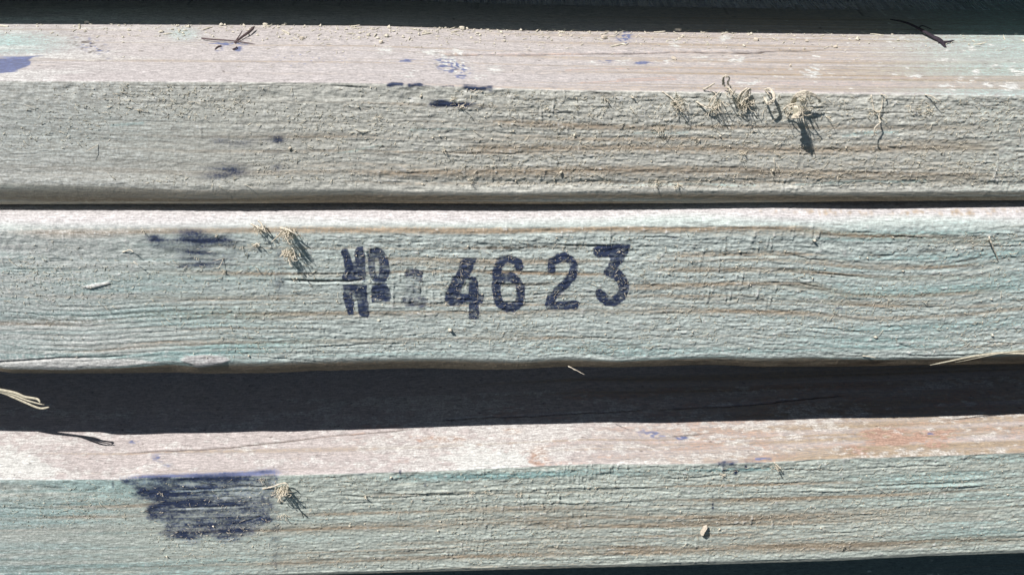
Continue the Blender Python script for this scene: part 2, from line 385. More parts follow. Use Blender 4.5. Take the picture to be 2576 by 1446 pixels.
# gouges and cracks along the grain
b.crack(zone(R1, [(2200, 585), (2473, 600)])+zone(R2, [(60, 593), (260, 605)]), 1.2, .35, .5)
b.crack(zone(R1, [(740, 590), (1000, 585), (1400, 592), (1900, 575), (2100, 572)]), .9, .18, .25)
b.crack(zone(R1, [(0, 1060), (200, 1040), (350, 1020)]), 1.0, .15, .1)
for z in ([(1300, 845), (1500, 848)], [(850, 968), (1100, 965)], [(600, 1025), (830, 1045), (1150, 1040), (1500, 1030)], [(640, 1135), (700, 1137)], [(400, 1178), (620, 1165)], [(150, 730), (340, 732)], [(0, 1020), (110, 1010)]):
    b.crack(zone(R2, z), 1.1, .3, .4)
for z in ([(480, 905), (700, 898)], [(150, 600), (500, 610), (720, 605)], [(1200, 740), (1500, 770), (1900, 760)], [(1000, 1270), (1500, 1275)], [(850, 1045), (1250, 1050)], [(1050, 1252), (1500, 1240)]):
    b.crack(zone(R3, z), 1.0, .25, .3)
b.crack(zone(R2, [(730, 372), (900, 366), (1200, 368), (1600, 362), (1900, 360), (2300, 350), (2473, 352)])+zone(R3, [(500, 350), (1000, 345), (1130, 342)]), 1.7, .9, .95, .05)
b.m['rust'] += T*.4*np.exp(-(sdf_line(PX, PY, zone(R2, [(730, 372), (1200, 368), (1900, 360), (2473, 352)]))/3.5)**2)
for z in ([(1550, 475), (1900, 465), (2200, 470)], [(1650, 560), (2000, 548), (2300, 535)], [(1900, 540), (2300, 520)]):
    b.m['rust'] += T*.55*np.exp(-(sdf_line(PX, PY, zone(R2, z))/1.8)**2)
b.m['rust'] += T*.35*smooth(1400, 2000, PX)*np.clip(L(25, 1.2, 42)+.1, 0, 1.2)*smooth(90, 200, PY)
# undulating lower edge: shallow groove above the rounded corner
b.h -= F*.35*np.exp(-((b.K-1.93)/.05)**2)*(.6+.5*L(30, 2, 43))
# violet blot at the far left of the planed face
d = sdf_poly(PX+4*L(1.5, .6, 44), PY+2*L(2, .5, 45), zone(R1, [(-200, 385), (0, 390), (130, 385), (290, 378), (220, 400), (190, 430), (120, 480), (0, 500), (-200, 520)]))
b.m['violet'] += .9*smooth(3, -3, d)
def speck(b, m, o, cx, cy, rx, ry, k, dens=.4, lx=.7, ls=.35, ang=0, seed=50):
    c = zone(o, [(cx, cy)])[0]; s = o[2]
    g = blob(b.PX, b.PY, c[0], c[1], rx*s, ry*s, ang)
    b.m[m] += (.9 if m == 'violet' else 1)*k*g*np.clip((b.lat(lx*.6, ls*.7, seed)+dens)*1.3, 0, 1.3)
speck(b, 'violet', R2, 780, 450, 110, 45, 1.5, .2, .5, .35, 15, 51); speck(b, 'white', R2, 790, 440, 110, 50, 1.5, .3, .45, .4, 15, 52)
speck(b, 'violet', R2, 480, 412, 110, 9, 1.2, .3, 1.5, .3, 0, 53)
speck(b, 'violet', R2, 1950, 255, 50, 50, 1.3, .4, .5, .4, 0, 54); speck(b, 'violet', R2, 1830, 410, 45, 14, 1.2, .3); speck(b, 'violet', R2, 2070, 427, 70, 12, 1.1, .3); speck(b, 'violet', R2, 840, 520, 50, 14, .9, .3)
speck(b, 'dark_mark', R1, 600, 320, 130, 50, .8, -.5, .5, .35, 20, 55); speck(b, 'violet', R1, 640, 320, 160, 60, .7, -.2, .6, .5, 25, 56); speck(b, 'violet', R1, 2000, 400, 600, 90, .5, -.9, .3, .3, 0, 57)
speck(b, 'violet', R1, 1530, 300, 130, 14, 1.3, .7); speck(b, 'violet', R1, 1480, 325, 30, 22, 1.2, .7); speck(b, 'violet', R1, 1610, 330, 28, 22, 1.1, .5); speck(b, 'white', R1, 1600, 300, 30, 20, .8, .3)
for cx, cy, rx, ry in ((330, 345, 60, 35), (640, 360, 110, 25), (820, 340, 50, 35), (1060, 470, 60, 30), (480, 500, 80, 35), (950, 520, 70, 22), (1940, 420, 60, 25), (1730, 430, 50, 16), (2290, 300, 40, 35), (2220, 415, 60, 18)):
    speck(b, 'white', R2, cx, cy, rx, ry, .9, .1, .7, .3)
for cx, cy, rx, ry in ((450, 260, 40, 18), (300, 400, 90, 22), (520, 400, 60, 22), (600, 560, 90, 20), (1040, 480, 70, 40), (1940, 590, 50, 22), (2075, 545, 50, 30), (2230, 575, 35, 16), (2370, 590, 75, 28), (2270, 450, 30, 18), (2440, 475, 60, 32), (1730, 515, 50, 14), (2150, 490, 25, 20), (1945, 410, 55, 14), (2120, 330, 30, 14), (1150, 505, 30, 14)):
    speck(b, 'white', R3, cx, cy, rx, ry, 1.1, .5, .8, .5)
b.m['white'] += T*np.clip(L(.5, .4, 58)-1.9, 0, 1)*1.1*smooth(1500, 2200, PX)
b.m['white'] += T*.42*smooth(900, 0, PX)*np.clip(L(6, 1.2, 59)+.4, 0, 1.2)
b.m['teal'] += T*(.55*blob(PX, PY, 20, 110, 200, 40)+.45*blob(PX, PY, 460, 85, 60, 25)+.25*smooth(2000, 2576, PX))
# navy smears along the arris
for z, r, k in (([(350, 575), (440, 570)], 6, 1.), ([(490, 575), (560, 572)], 6, 1.), ([(720, 588), (790, 592)], 3, .7), ([(870, 598), (1040, 600)], 7, 1.0), ([(900, 612), (1000, 606)], 4, 1.0), ([(640, 705), (740, 710), (830, 712)], 8, 1.1), ([(860, 712), (990, 715)], 9, .95), ([(560, 575), (720, 585)], 3, .5)):
    b.m['ink'] += k*np.exp(-(sdf_line(PX, PY+2*L(1, .4, 60), zone(R2, z))/r)**2)*np.clip(.85+.5*L(1.5, .3, 61), 0, 1.2)
for cx, cy, rx, ry, k in ((1470, 990, 170, 40, .45), (1560, 960, 100, 16, .5), (1450, 1170, 110, 30, .75), (1560, 1160, 90, 26, .5), (1870, 1150, 40, 60, .5), (1500, 560, 150, 10, .5), (1120, 562, 20, 8, .6), (1900, 970, 50, 40, .35), (1850, 1215, 40, 14, .5)):
    c = zone(R1, [(cx, cy)])[0]
    b.m['ink'] += .42*k*blob(PX, PY, c[0], c[1], rx*.5, ry*.6)*np.clip(.6+.7*L(2, .35, 62), 0, 1.5)
for cx, cy, rx, ry, k in ((560, 352, 70, 8, .35), (560, 432, 60, 12, .35), (600, 400, 110, 60, .16), (700, 410, 12, 80, .30), (690, 360, 26, 14, .3)):
    b.m['ink'] += .75*k*F*blob(PX, PY, cx, cy, rx*1.2, ry*1.4)*np.clip(.8+.5*L(2, .5, 94), 0, 1.5)
b.build()

# ============================================================= middle timber with the stamped number
b = b2; L = b.lat; PX, PY, F, T = b.PX, b.PY, b.front, 1-b.front
ramp = .55+.65*smooth(350, 1000, PX)
dip = smooth(1930, 2230, PX)*.55*3.6-smooth(2350, 2600, PX)*2.2+.5*np.exp(-((PX-1750)/90)**2)
dipw = np.clip(1-np.abs(PY-690)/230, 0, 1)
left = np.exp(-((PX-130)/170)**2)*smooth(760, 860, PY)*-1.0
flow = -dip*dipw*1.0+left+.35*np.sin(X/17)[:, None]
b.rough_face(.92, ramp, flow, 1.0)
b.rings(flow, .26, 90, .8, .55)
b.h += (1-F)*(.03*L(.3, .3, 21)+.02*L(12, .4, 22))
b.front = np.clip((PY-543-6*L(10, 2, 63))/26, 0, 1)
b.m['brown'] += smooth(1700, 2100, PX)*.7*np.clip(1-np.abs(PY-534)/17, 0, 1)*np.clip(.55+.4*L(.3, .5, 64)+.2*L(8, .6, 93), 0, 1.2)
for pts, hw, k in (([(0, 588), (250, 590), (700, 574), (1100, 574), (1500, 572), (1800, 582), (2000, 580), (2200, 598), (2576, 606)], 9, .70),
                   ([(1600, 645), (1900, 645), (2000, 645), (2150, 665), (2350, 670), (2576, 672)], 9, .55),
                   ([(1600, 680), (1850, 680), (2000, 682), (2130, 696), (2250, 703), (2400, 700), (2576, 692)], 6, .7),
                   ([(1500, 725), (1950, 715), (2050, 722), (2130, 742), (2250, 745), (2420, 738), (2576, 728)], 9, .6),
                   ([(1600, 752), (2050, 760), (2300, 772), (2576, 765)], 5, .4),
                   ([(0, 680), (350, 684), (850, 690), (1200, 684), (1600, 700)], 4, .5), ([(850, 655), (1250, 660), (1550, 655)], 6, .42), ([(1150, 690), (1600, 692)], 4, .55), ([(1100, 620), (1600, 632)], 9, .30),
                   ([(0, 745), (400, 748), (900, 738)], 8, .35), ([(950, 720), (1500, 716)], 4, .5), ([(100, 680), (330, 678)], 6, .4), ([(900, 760), (1600, 770), (2100, 790)], 4, .35), ([(1100, 840), (1500, 850)], 5, .3)):
    g = band(PX, PY+2.2*L(10, 2, 40), pts, hw*1.3); b.m['brown'] += F*k*g*np.clip(.85+.3*L(20, .3, 65), .3, 1.3); b.h -= F*.05*g
# open, wavy growth lines of the left half
for y0 in np.arange(752, 900, 12.5):
    yy = [(0, y0+8), (110, y0+16), (220, y0+20), (330, y0+12), (520, y0+2), (760, y0), (1000, y0-1)]
    g = band(PX, PY+1.2*L(9, 2, 40), yy, 2.6)*smooth(1050, 500, PX); b.h -= .12*g*F; b.m['brown'] += .30*g*F
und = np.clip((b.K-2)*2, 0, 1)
b.m['brown'] += .9*und; b.m['dark_mark'] += und*(.18+.35*smooth(1500, 1900, PX)*np.clip(L(2, .5, 66)+.3, 0, 1.5))
b.m['teal'] += F*(1-und)*(.36*smooth(1000, 100, PX)*smooth(560, 640, PY)+.24*smooth(1700, 2300, PX)+.30*smooth(840, 900, PY)+.08)*np.clip(.85+.35*L(14, 1.5, 67)+.4*L(10, .3, 97), 0, 1.8)  # preservative tint; its end ramps also paint in lens falloff
b.m['white'] += .08*smooth(1500, 900, PX)*np.clip(1-np.abs(PY-545)/22, 0, 1)+F*(1-und)*.45*smooth(800, 100, PX)  # pale arris, and the left of the face painted brighter
lump = smooth(3, -3, sdf_poly(PX+3*L(1, .6, 44), PY+2*L(2, .5, 45), zone(R4, [(1210, 1185), (1260, 1160), (1400, 1148), (1520, 1165), (1570, 1190), (1500, 1212), (1330, 1228), (1290, 1215)])))
b.front = b.front*(1-lump); b.m['teal'] *= 1-lump; b.m['brown'] *= 1-.9*lump; b.h += .25*lump; b.m['white'] += .25*lump
chip = smooth(1.5, -1.5, sdf_poly(PX, PY, zone(R4, [(550, 685), (600, 678), (740, 652), (745, 665), (650, 692), (610, 700)]))); b.h += .3*chip; b.m['white'] += .7*chip
pale = smooth(4, -2, sdf_poly(PX, PY+2*L(5, .8, 46), [(-60, 909), (60, 903), (200, 904), (330, 908), (400, 916), (320, 924), (-60, 932)])); b.m['white'] += .55*pale*np.clip(1+.8*L(4, .6, 68), 0, 1.4); b.m['dark_mark'] *= 1-pale
for pts in ([(-60, 910), (60, 909), (150, 903), (330, 896)],):
    b.crack(pts, 1.8, .6, .6)
for z, w_, d_ in (([(0, 572), (290, 570), (480, 568)], 1., .15), ([(1580, 360), (1730, 375)], 1.6, .4), ([(1620, 390), (1720, 395)], 1.3, .3), ([(1640, 265), (1900, 285)], 1.1, .3), ([(2250, 602), (2473, 600)], 1.2, .4), ([(1950, 652), (2200, 655), (2473, 655)], .9, .25), ([(2200, 1090), (2473, 1085)], 1.0, .3), ([(320, 575), (490, 577)], 2.2, .15), ([(1700, 1155), (2200, 1195)], 1.2, .25), ([(840, 1180), (1000, 1190)], 1.4, .3), ([(0, 985), (400, 975)], .9, .15), ([(0, 860), (220, 870), (420, 925)], 1.0, .2), ([(260, 900), (420, 935)], 1.2, -.1)):
    b.crack(zone(R4, z), w_, d_, .35)
b.crack(zone(R10, [(-700, 670), (0, 692), (200, 694), (400, 692), (510, 665)]), 2.2, .8, .95, .2)
b.crack(zone(R10, [(-500, 572), (0, 578), (200, 574)]), 1.3, .4, .5)
b.crack(zone(R5, [(30, 945), (200, 935), (400, 925), (700, 925)]), 1.2, .4, .6)
for z in ([(1720, 222), (2000, 232), (2150, 225)], [(1620, 225), (1680, 210)], [(1690, 218), (1760, 200)]):
    b.crack(zone(R5, z), 2.2, .45, .55)
for z in ([(2250, 85), (2400, 100), (2576, 110)], [(2300, 170), (2576, 172)], [(100, 120), (330, 125)], [(1500, 392), (1640, 392)], [(1300, 620), (1650, 625)], [(960, 600), (1280, 625)], [(1950, 540), (2000, 545)], [(560, 150), (750, 160)], [(1900, 885), (2200, 882)]):
    b.crack(zone(R5, z), 1.3, .35, .5)
for z, w_ in (([(170, 255), (360, 262)], 2.2), ([(200, 262), (430, 290), (700, 300)], 1.5), ([(250, 292), (400, 300)], 2.0), ([(0, 350), (130, 352)], 2.2), ([(150, 402), (320, 412)], 1.2), ([(1310, 322), (1500, 325)], 1.8), ([(1500, 345), (1820, 355)], 1.6), ([(900, 475), (1130, 515)], 1.4), ([(960, 590), (1200, 600), (1400, 620)], 1.2), ([(750, 655), (950, 662), (1150, 705)], 1.4), ([(1580, 818), (1890, 808)], 1.5), ([(2040, 868), (2080, 865)], 3.0),
              ([(1520, 955), (1600, 958)], 2.4), ([(1010, 972), (1150, 975), (1290, 982)], 1.4), ([(500, 972), (650, 975)], 1.3), ([(80, 975), (210, 978)], 1.6), ([(1900, 950), (2030, 955)], 1.6), ([(1600, 1060), (1740, 1118)], 2.0), ([(700, 1110), (900, 1115)], 1.4), ([(1650, 1160), (2000, 1160), (2300, 1140)], 1.6), ([(2100, 1062), (2473, 1075)], 1.2), ([(2100, 408), (2473, 415)], 1.4), ([(600, 682), (770, 680)], 1.6), ([(1500, 850), (1620, 855)], 1.5), ([(1700, 825), (1950, 822)], 1.4), ([(1130, 600), (1350, 618)], 1.6)):
    b.crack(zone(R6, z), w_*.8, .4, .6)
b.h += .2*np.exp(-(sdf_line(PX, PY, zone(R6, [(2100, 325), (2200, 312), (2400, 325)]))/3)**2)
b.m['dark_mark'] += F*.75*np.clip(1-np.abs(PY-np.interp(PX, [1110, 1250, 1420], [628, 624, 620]))/8, 0, 1)*np.clip((PX-1110)/40, 0, 1)*np.clip((1420-PX)/40, 0, 1)*np.clip(L(.35, .5, 69)*1.2, 0, 1)
# blue stains
for cx, cy, rx, ry, k in ((1050, 370, 35, 25, .85), (1200, 385, 110, 28, .75), (1380, 385, 60, 30, .7), (1480, 380, 80, 26, .8), (1300, 300, 260, 30, .35), (1250, 470, 110, 22, .5), (1450, 480, 120, 40, .45), (1420, 550, 110, 16, .75), (1240, 545, 30, 14, .7), (1530, 555, 50, 14, .5), (860, 765, 22, 14, .9), (845, 850, 20, 18, .5), (1900, 690, 60, 60, .35), (1910, 440, 30, 30, .5), (1700, 420, 80, 60, .22), (0, 432, 90, 10, .8)):
    c = zone(R4, [(cx, cy)])[0]
    b.m['ink'] += .5*k*blob(PX, PY, c[0], c[1], rx*.5, ry*.6)*np.clip(.55+.6*L(2.5, .4, 62, flow), 0, 1.4)
for z, k in (([(600, 680), (650, 678)], .5), ([(1200, 832), (1240, 832)], .7), ([(60, 352), (120, 355)], .7)):
    b.m['ink'] += k*np.exp(-(sdf_line(PX, PY, zone(R6, z))/3)**2)
for cx, cy, rx, ry, k in ((490, 605, 110, 22, .5), (520, 650, 100, 30, .38), (570, 575, 120, 14, .35), (705, 730, 14, 120, .28), (700, 640, 40, 30, .2)):
    b.m['ink'] += .75*k*F*blob(PX, PY, cx, cy, rx*1.2, ry*1.4)*np.clip(.8+.5*L(2, .5, 94), 0, 1.5)
# the stamped characters
grain = L(3, .22, 70, flow); fine = L(.35, .3, 71); wobx, woby = 1.0*L(.7, .5, 72), .9*L(.9, .35, 73)
def ink_mask(parts, k=1.0):
    d = np.full(PX.shape, 1e3)
    for kind, pts, r in parts:
        if kind == 'p': d = np.minimum(d, sdf_poly(PX+wobx, PY+woby, pts, 12))
        else: d = np.minimum(d, sdf_line(PX+wobx, PY+woby, pts, r+12)-r)
    m = smooth(2.2, -2.2, d)
    return k*m*np.clip(.90+.07*grain+.11*fine-.12*np.clip(b.tearf, 0, 1.5), .45, 1.05)
Z = lambda pts: zone(R10, pts)
W = lambda pts: zone(R11, pts)
s = .16602
no_mark = ink_mask([('p', Z([(150, 240), (170, 195), (250, 195), (285, 300), (325, 400), (362, 385), (352, 230), (385, 172), (490, 155), (502, 230), (525, 400), (530, 560), (515, 680), (180, 690), (165, 620), (215, 520), (185, 400), (165, 310)]), 0),
                    ('p', Z([(165, 735), (540, 735), (545, 900), (560, 1000), (585, 1100), (580, 1190), (545, 1250), (470, 1230), (415, 1180), (395, 1080), (365, 940), (340, 890), (340, 960), (345, 1100), (345, 1190), (260, 1205), (220, 1120), (195, 1000), (180, 880)]), 0)], .93)
d_slit = sdf_poly(PX, PY, Z([(672, 340), (705, 335), (722, 450), (725, 560), (700, 615), (680, 560), (668, 440)]), 12)
o_mark = ink_mask([('p', Z([(545, 290), (570, 215), (640, 182), (740, 188), (815, 235), (855, 330), (882, 430), (885, 560), (850, 660), (800, 715), (660, 712), (605, 650), (565, 560), (552, 400)]), 0),
                   ('p', Z([(610, 745), (700, 722), (850, 728), (890, 800), (912, 880), (895, 990), (620, 1010), (590, 900), (600, 800)]), 0)], .9)*smooth(-2, 2.5, d_slit)
dash = ink_mask([('p', Z([(1120, 500), (1260, 480), (1390, 540), (1400, 700), (1420, 790), (1140, 790), (1115, 660)]), 0)], .62)*np.clip(.8+.3*L(1.2, .5, 74), .4, 1.2)
dash = np.maximum(dash, ink_mask([('p', Z([(1075, 930), (1200, 920), (1450, 930), (1475, 1010), (1420, 1090), (1110, 1085), (1068, 1000)]), 0)], .66))
dash = np.maximum(dash, ink_mask([('p', Z([(1130, 790), (1380, 790), (1360, 930), (1120, 930)]), 0)], .5))
four = ink_mask([('p', Z([(1990, 340), (2205, 340), (2180, 430), (2090, 600), (1985, 780), (1945, 870), (1940, 1060), (1800, 1068), (1740, 1020), (1725, 900), (1760, 800), (1850, 620)]), 0),
                 ('p', Z([(1930, 870), (2300, 890), (2320, 960), (2290, 1030), (2080, 1010), (1900, 1065)]), 0),
                 ('p', Z([(2078, 600), (2190, 610), (2222, 700), (2240, 900), (2240, 1260), (2160, 1280), (2085, 1262)]), 0)])
six = ink_mask([('l', W([(640, 555), (610, 480), (500, 430), (390, 450), (315, 560), (290, 720), (290, 950), (335, 1110), (440, 1190), (540, 1185), (630, 1110), (662, 980), (655, 860), (600, 760), (510, 705), (410, 715), (330, 790)]), 69*s)], 1.0)
two = ink_mask([('l', W([(1115, 590), (1135, 490), (1220, 425), (1330, 405), (1430, 460), (1468, 570), (1440, 690), (1340, 810), (1210, 930), (1120, 1040)]), 69*s), ('l', W([(1120, 1040), (1100, 1130)]), 66*s), ('l', W([(1100, 1140), (1280, 1140), (1490, 1128)]), 68*s)], 1.0)
three = ink_mask([('p', W([(1765, 270), (1820, 238), (2150, 205), (2335, 212), (2310, 300), (2230, 440), (2150, 560), (2000, 640), (1905, 640), (1980, 540), (2020, 440), (1990, 410), (1840, 425), (1770, 380)]), 0),
                  ('l', W([(1985, 630), (2110, 660), (2195, 750), (2228, 880), (2190, 1010), (2080, 1082), (1960, 1070), (1860, 970)]), 80*s)], 1.0)
b.build()
for nm, lb, mk in (('stamped_letter', 'blurred double-struck capital N of the stamp', no_mark), ('stamped_letter', 'small underlined o of the stamp', o_mark), ('stamped_mark', 'faint smeared mark before the digits', dash),
                   ('stamped_digit', 'digit 4', four), ('stamped_digit', 'digit 6', six), ('stamped_digit', 'digit 2', two), ('stamped_digit', 'digit 3, highest and heaviest', three)):
    mk = np.where(mk > .01, np.clip(mk+b.m['ink']*.5, 0, 1), 0)
    b.film(nm, lb, mk)

# ============================================================= lower timber
b = b3; L = b.lat; PX, PY, F, T = b.PX, b.PY, b.front, 1-b.front
ramp = .5+.65*smooth(350, 1200, PX)
flow = .4*np.sin(X/24+1)[:, None]+0*PX
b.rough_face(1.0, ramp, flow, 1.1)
b.planed_face(1); b.rings(flow, .30, 90, .9, .5)
b.m['brown'] += T*smooth(900, 2300, PX)*(.50+.15*L(30, .5, 96))  # top painted browner rightwards, as brightness falls off
def slope(x0, y0, x1, k=-.030): return [(x0, y0), ((x0+x1)/2, y0+k*(x1-x0)/2+4), (x1, y0+k*(x1-x0))]
for (x0, y0, x1), hw, k in (((847, 1246, 2300), 6, .55), ((700, 1296, 2400), 7, .45), ((1100, 1275, 2576), 4, .5), ((1300, 1330, 2576), 12, .45), ((0, 1280, 500), 7, .4), ((0, 1302, 520), 4, .35), ((400, 1345, 1500), 9, .25), ((600, 1405, 1700), 10, .40), ((1500, 1385, 2576), 9, .4), ((900, 1370, 2000), 5, .35)):
    g = band(PX, PY+2.2*L(10, 2, 40), slope(x0, y0, x1), hw*1.3); b.m['brown'] += F*k*g*np.clip(.8+.35*L(15, .3, 65), .2, 1.3); b.h -= F*.07*g
for (x0, y0, x1), hh_ in (((847, 1243, 1700), .25), ((1290, 1262, 1700), .18), ((1800, 1237, 2576), .22), ((1900, 1215, 2576), .15)):
    b.h += F*hh_*band(PX, PY+2*L(6, 1, 47), slope(x0, y0, x1), 3.2)*np.clip(.8+.5*L(3, 1, 48), 0, 2)
b.m['teal'] += F*(.30*smooth(1200, 0, PX)+.08+.20*smooth(1800, 2500, PX)+.55*band(PX, PY, [(900, 1205), (1300, 1196), (1700, 1182), (2000, 1185)], 10))*np.clip(.85+.35*L(12, 1.2, 67)+.4*L(10, .3, 97), 0, 1.8)  # preservative tint, with falloff painted in towards the ends
# flaked paint, bare orange wood and violet specks on the planed top
n1, n2, n3 = L(2.2, .8, 80), L(.5, .35, 81), L(7, 1.6, 82)
dens = np.interp(PX, [0, 350, 700, 1000, 1350, 1700, 2100, 2576], [.35, -.6, -.2, .75, .75, .15, -.1, -.3])
paint = np.clip((n1*.35+n2*.45+n3*.45+dens+.35)*.85, 0, 1)*(b.Y < YF3+33); b.m['white'] += T*.50*paint; b.h += T*.07*paint
b.m['white'] += .65*T*smooth(9, -9, sdf_poly(PX+6*n1, PY+3*n2, [(-60, 1115), (40, 1125), (95, 1160), (150, 1185), (130, 1203), (-60, 1206)]))
b.m['white'] += .6*T*smooth(8, -8, sdf_poly(PX+6*n1, PY+3*n2, zone(R8, [(700, 640), (900, 560), (1280, 620), (1330, 700), (1000, 730), (850, 740)])))
b.m['teal'] += T*.5*smooth(6, -4, sdf_poly(PX+6*n1, PY+3*n2, zone(R8, [(900, 660), (1150, 600), (1290, 640), (1330, 700), (1000, 725)])))+T*.35*blob(PX, PY, 40, 1180, 90, 30)
bare = np.interp(PX, [0, 700, 1000, 1300, 1700, 2200, 2576], [-2, -1.4, -.2, .15, .45, .6, .2])
b.m['rust'] += T*(b.Y < YF3+33)*.42*np.clip((L(4, .8, 83)*.8+n2*.3+bare)*1.2, 0, 1)*(1-.55*paint)
for cx, cy, rx, ry in ((640, 525, 110, 22), (800, 525, 60, 20), (1370, 640, 60, 60), (1190, 470, 70, 20)):
    speck(b, 'rust', R8, cx, cy, rx, ry, 1.1, 1.0, 1, .4)
for cx, cy, rx, ry, k in ((1540, 500, 90, 40, 1.1), (1620, 530, 60, 20, 1.2), (1920, 490, 60, 22, 1.4), (1790, 515, 50, 20, 1.0), (1880, 565, 60, 14, .9), (1450, 490, 70, 12, .9), (1360, 600, 80, 20, .6)):
    speck(b, 'rust', R9, cx, cy, rx*1.2, ry*1.3, k*1.5, .9, 1, .4); b.m['brown'] += T*.4*blob(PX, PY, R9[0]+cx*.3712, R9[1]+cy*.3712, rx*.4, ry*.5)
for o, cx, cy, rx, ry, k in ((R8, 2100, 480, 110, 35, .5), (R8, 2180, 500, 60, 25, .5), (R8, 2340, 515, 40, 12, .9), (R7, 1080, 650, 60, 30, .7), (R7, 1140, 700, 40, 18, .5), (R7, 900, 540, 40, 14, .8), (R7, 2080, 695, 14, 10, 1.), (R9, 700, 660, 80, 12, .8), (R9, 1830, 490, 40, 14, .8), (R9, 150, 515, 30, 12, .9)):
    speck(b, 'violet', o, cx, cy, rx, ry, k, .5, .8, .4)
b.crack(zone(R7, [(850, 620), (1000, 610), (1300, 597), (1600, 575), (1900, 540), (2150, 510), (2473, 475)])+zone(R8, [(300, 462), (520, 450)]), 1.9, .8, .85, .05)
b.m['rust'] += T*.5*np.exp(-(sdf_line(PX, PY, zone(R7, [(850, 622), (1300, 599), (1600, 577), (1900, 542), (2150, 512), (2473, 477)]))/2.6)**2)
b.crack(zone(R7, [(600, 555), (750, 545), (930, 530)]), .8, .2, .35, .02)
b.crack(zone(R8, [(2150, 515), (2300, 505), (2473, 490)])+zone(R9, [(100, 500), (380, 480)]), 1.1, .5, .7, .05)
for z in ([(650, 395), (1000, 385), (1400, 365), (1900, 340), (2100, 325)],):
    b.crack(zone(R8, z), 1.2, .6, .9, .05)
b.crack(zone(R9, [(0, 335), (300, 312), (600, 290), (1000, 255), (1250, 235)]), 1.5, .8, .95, .05)
b.m['ink'] += .32*F*(blob(PX, PY, 692, 1370, 16, 90)+.5*blob(PX, PY, 720, 1290, 60, 40))*np.clip(.8+.5*L(2, .5, 94), 0, 1.5)
# cracks of the sawn face
for o, z, w_ in ((R8, [(0, 905), (300, 925), (700, 905), (1000, 900)], 1.8), (R8, [(1000, 905), (1300, 895), (1700, 880)], 1.5), (R8, [(1230, 965), (1600, 960)], 1.5), (R8, [(2000, 860), (2180, 862)], 2.), (R8, [(2100, 878), (2300, 885)], 1.6), (R8, [(0, 960), (300, 950)], 1.2),
                 (R9, [(0, 800), (300, 790), (500, 770)], 1.3), (R9, [(1000, 855), (1300, 860), (1700, 830), (2100, 820)], 1.6), (R9, [(700, 730), (1300, 740), (2000, 700)], 1.3), (R9, [(150, 1120), (330, 1100)], 1.2), (R9, [(1050, 1160), (1400, 1145)], 1.2), (R9, [(1600, 1045), (1670, 1045)], 2.0), (R9, [(1100, 1135), (1160, 1122)], 2.2), (R9, [(1060, 1110), (1090, 1095)], 2.2), (R9, [(1500, 950), (2000, 930)], 1.2), (R9, [(1650, 700), (1740, 655)], 1.4),
                 (R7, [(1580, 850), (1880, 850)], 2.0), (R7, [(1150, 878), (1450, 865), (1550, 862)], 1.5), (R7, [(1150, 1000), (1600, 985)], 1.4), (R7, [(1580, 1110), (1800, 1040)], 1.3), (R7, [(0, 990), (300, 1000)], 1.3)):
    b.crack(zone(o, z), w_, .35, .4)
b.m['white'] += F*.3*smooth(700, 0, PX)  # extra brightness painted on the left end
# the big navy smudge
P_ = zone(R7, [(820, 800), (1000, 780), (1500, 772), (1880, 742), (1900, 800), (1860, 900), (1840, 1000), (1820, 1080), (1800, 1140), (1660, 1180), (1640, 1215), (1560, 1235), (1470, 1225), (1440, 1180), (1300, 1225), (1180, 1190), (1100, 1160), (1150, 1110), (1030, 1070), (1010, 990), (1040, 940), (905, 915), (895, 850)])
d = sdf_poly(PX+6*L(1.5, .6, 84), PY+3*L(2, .6, 85), P_)
st = L(5, .5, 86, flow)*.75+L(1.6, .3, 87, flow)*.55
fade = .68-.24*smooth(520, 700, PX)-.10*smooth(1290, 1370, PY)
b.m['ink'] += smooth(14, -10, d)*np.clip(fade-.06+.16*st+.08*L(.4, .3, 90), .12, 1.0); b.m['violet'] += smooth(16, -10, d)*.35
for z, r in (([(830, 803), (1000, 795), (1300, 785), (1550, 775)], 5), ([(900, 905), (1100, 890), (1180, 880)], 6), ([(1020, 990), (1150, 960), (1280, 955), (1430, 930)], 8), ([(1480, 970), (1700, 940)], 4), ([(1210, 1170), (1290, 1190)], 9), ([(1480, 1185), (1560, 1150), (1660, 1135)], 7), ([(1370, 880), (1420, 870)], 6)):
    b.m['ink'] += .32*np.exp(-(sdf_line(PX, PY+3*L(1.5, .4, 88), zone(R7, z))/r)**2)
for z in ([(1150, 882), (1450, 868), (1800, 850)], [(1150, 922), (1400, 912), (1700, 900)], [(1450, 948), (1700, 940)], [(1150, 1000), (1400, 992), (1650, 985)], [(1180, 1052), (1400, 1048), (1750, 1040)], [(1100, 1135), (1400, 1128)]):
    g = np.exp(-(sdf_line(PX, PY, zone(R7, z))/1.6)**2); b.m['ink'] *= 1-.5*g; b.h += .08*g; b.m['dark_mark'] *= 1-g
b.m['violet'] += T*.8*np.exp(-((PY-np.interp(PX, [300, 560, 700], [1200, 1194, 1186]))/6)**2)*smooth(300, 380, PX)*smooth(760, 640, PX)
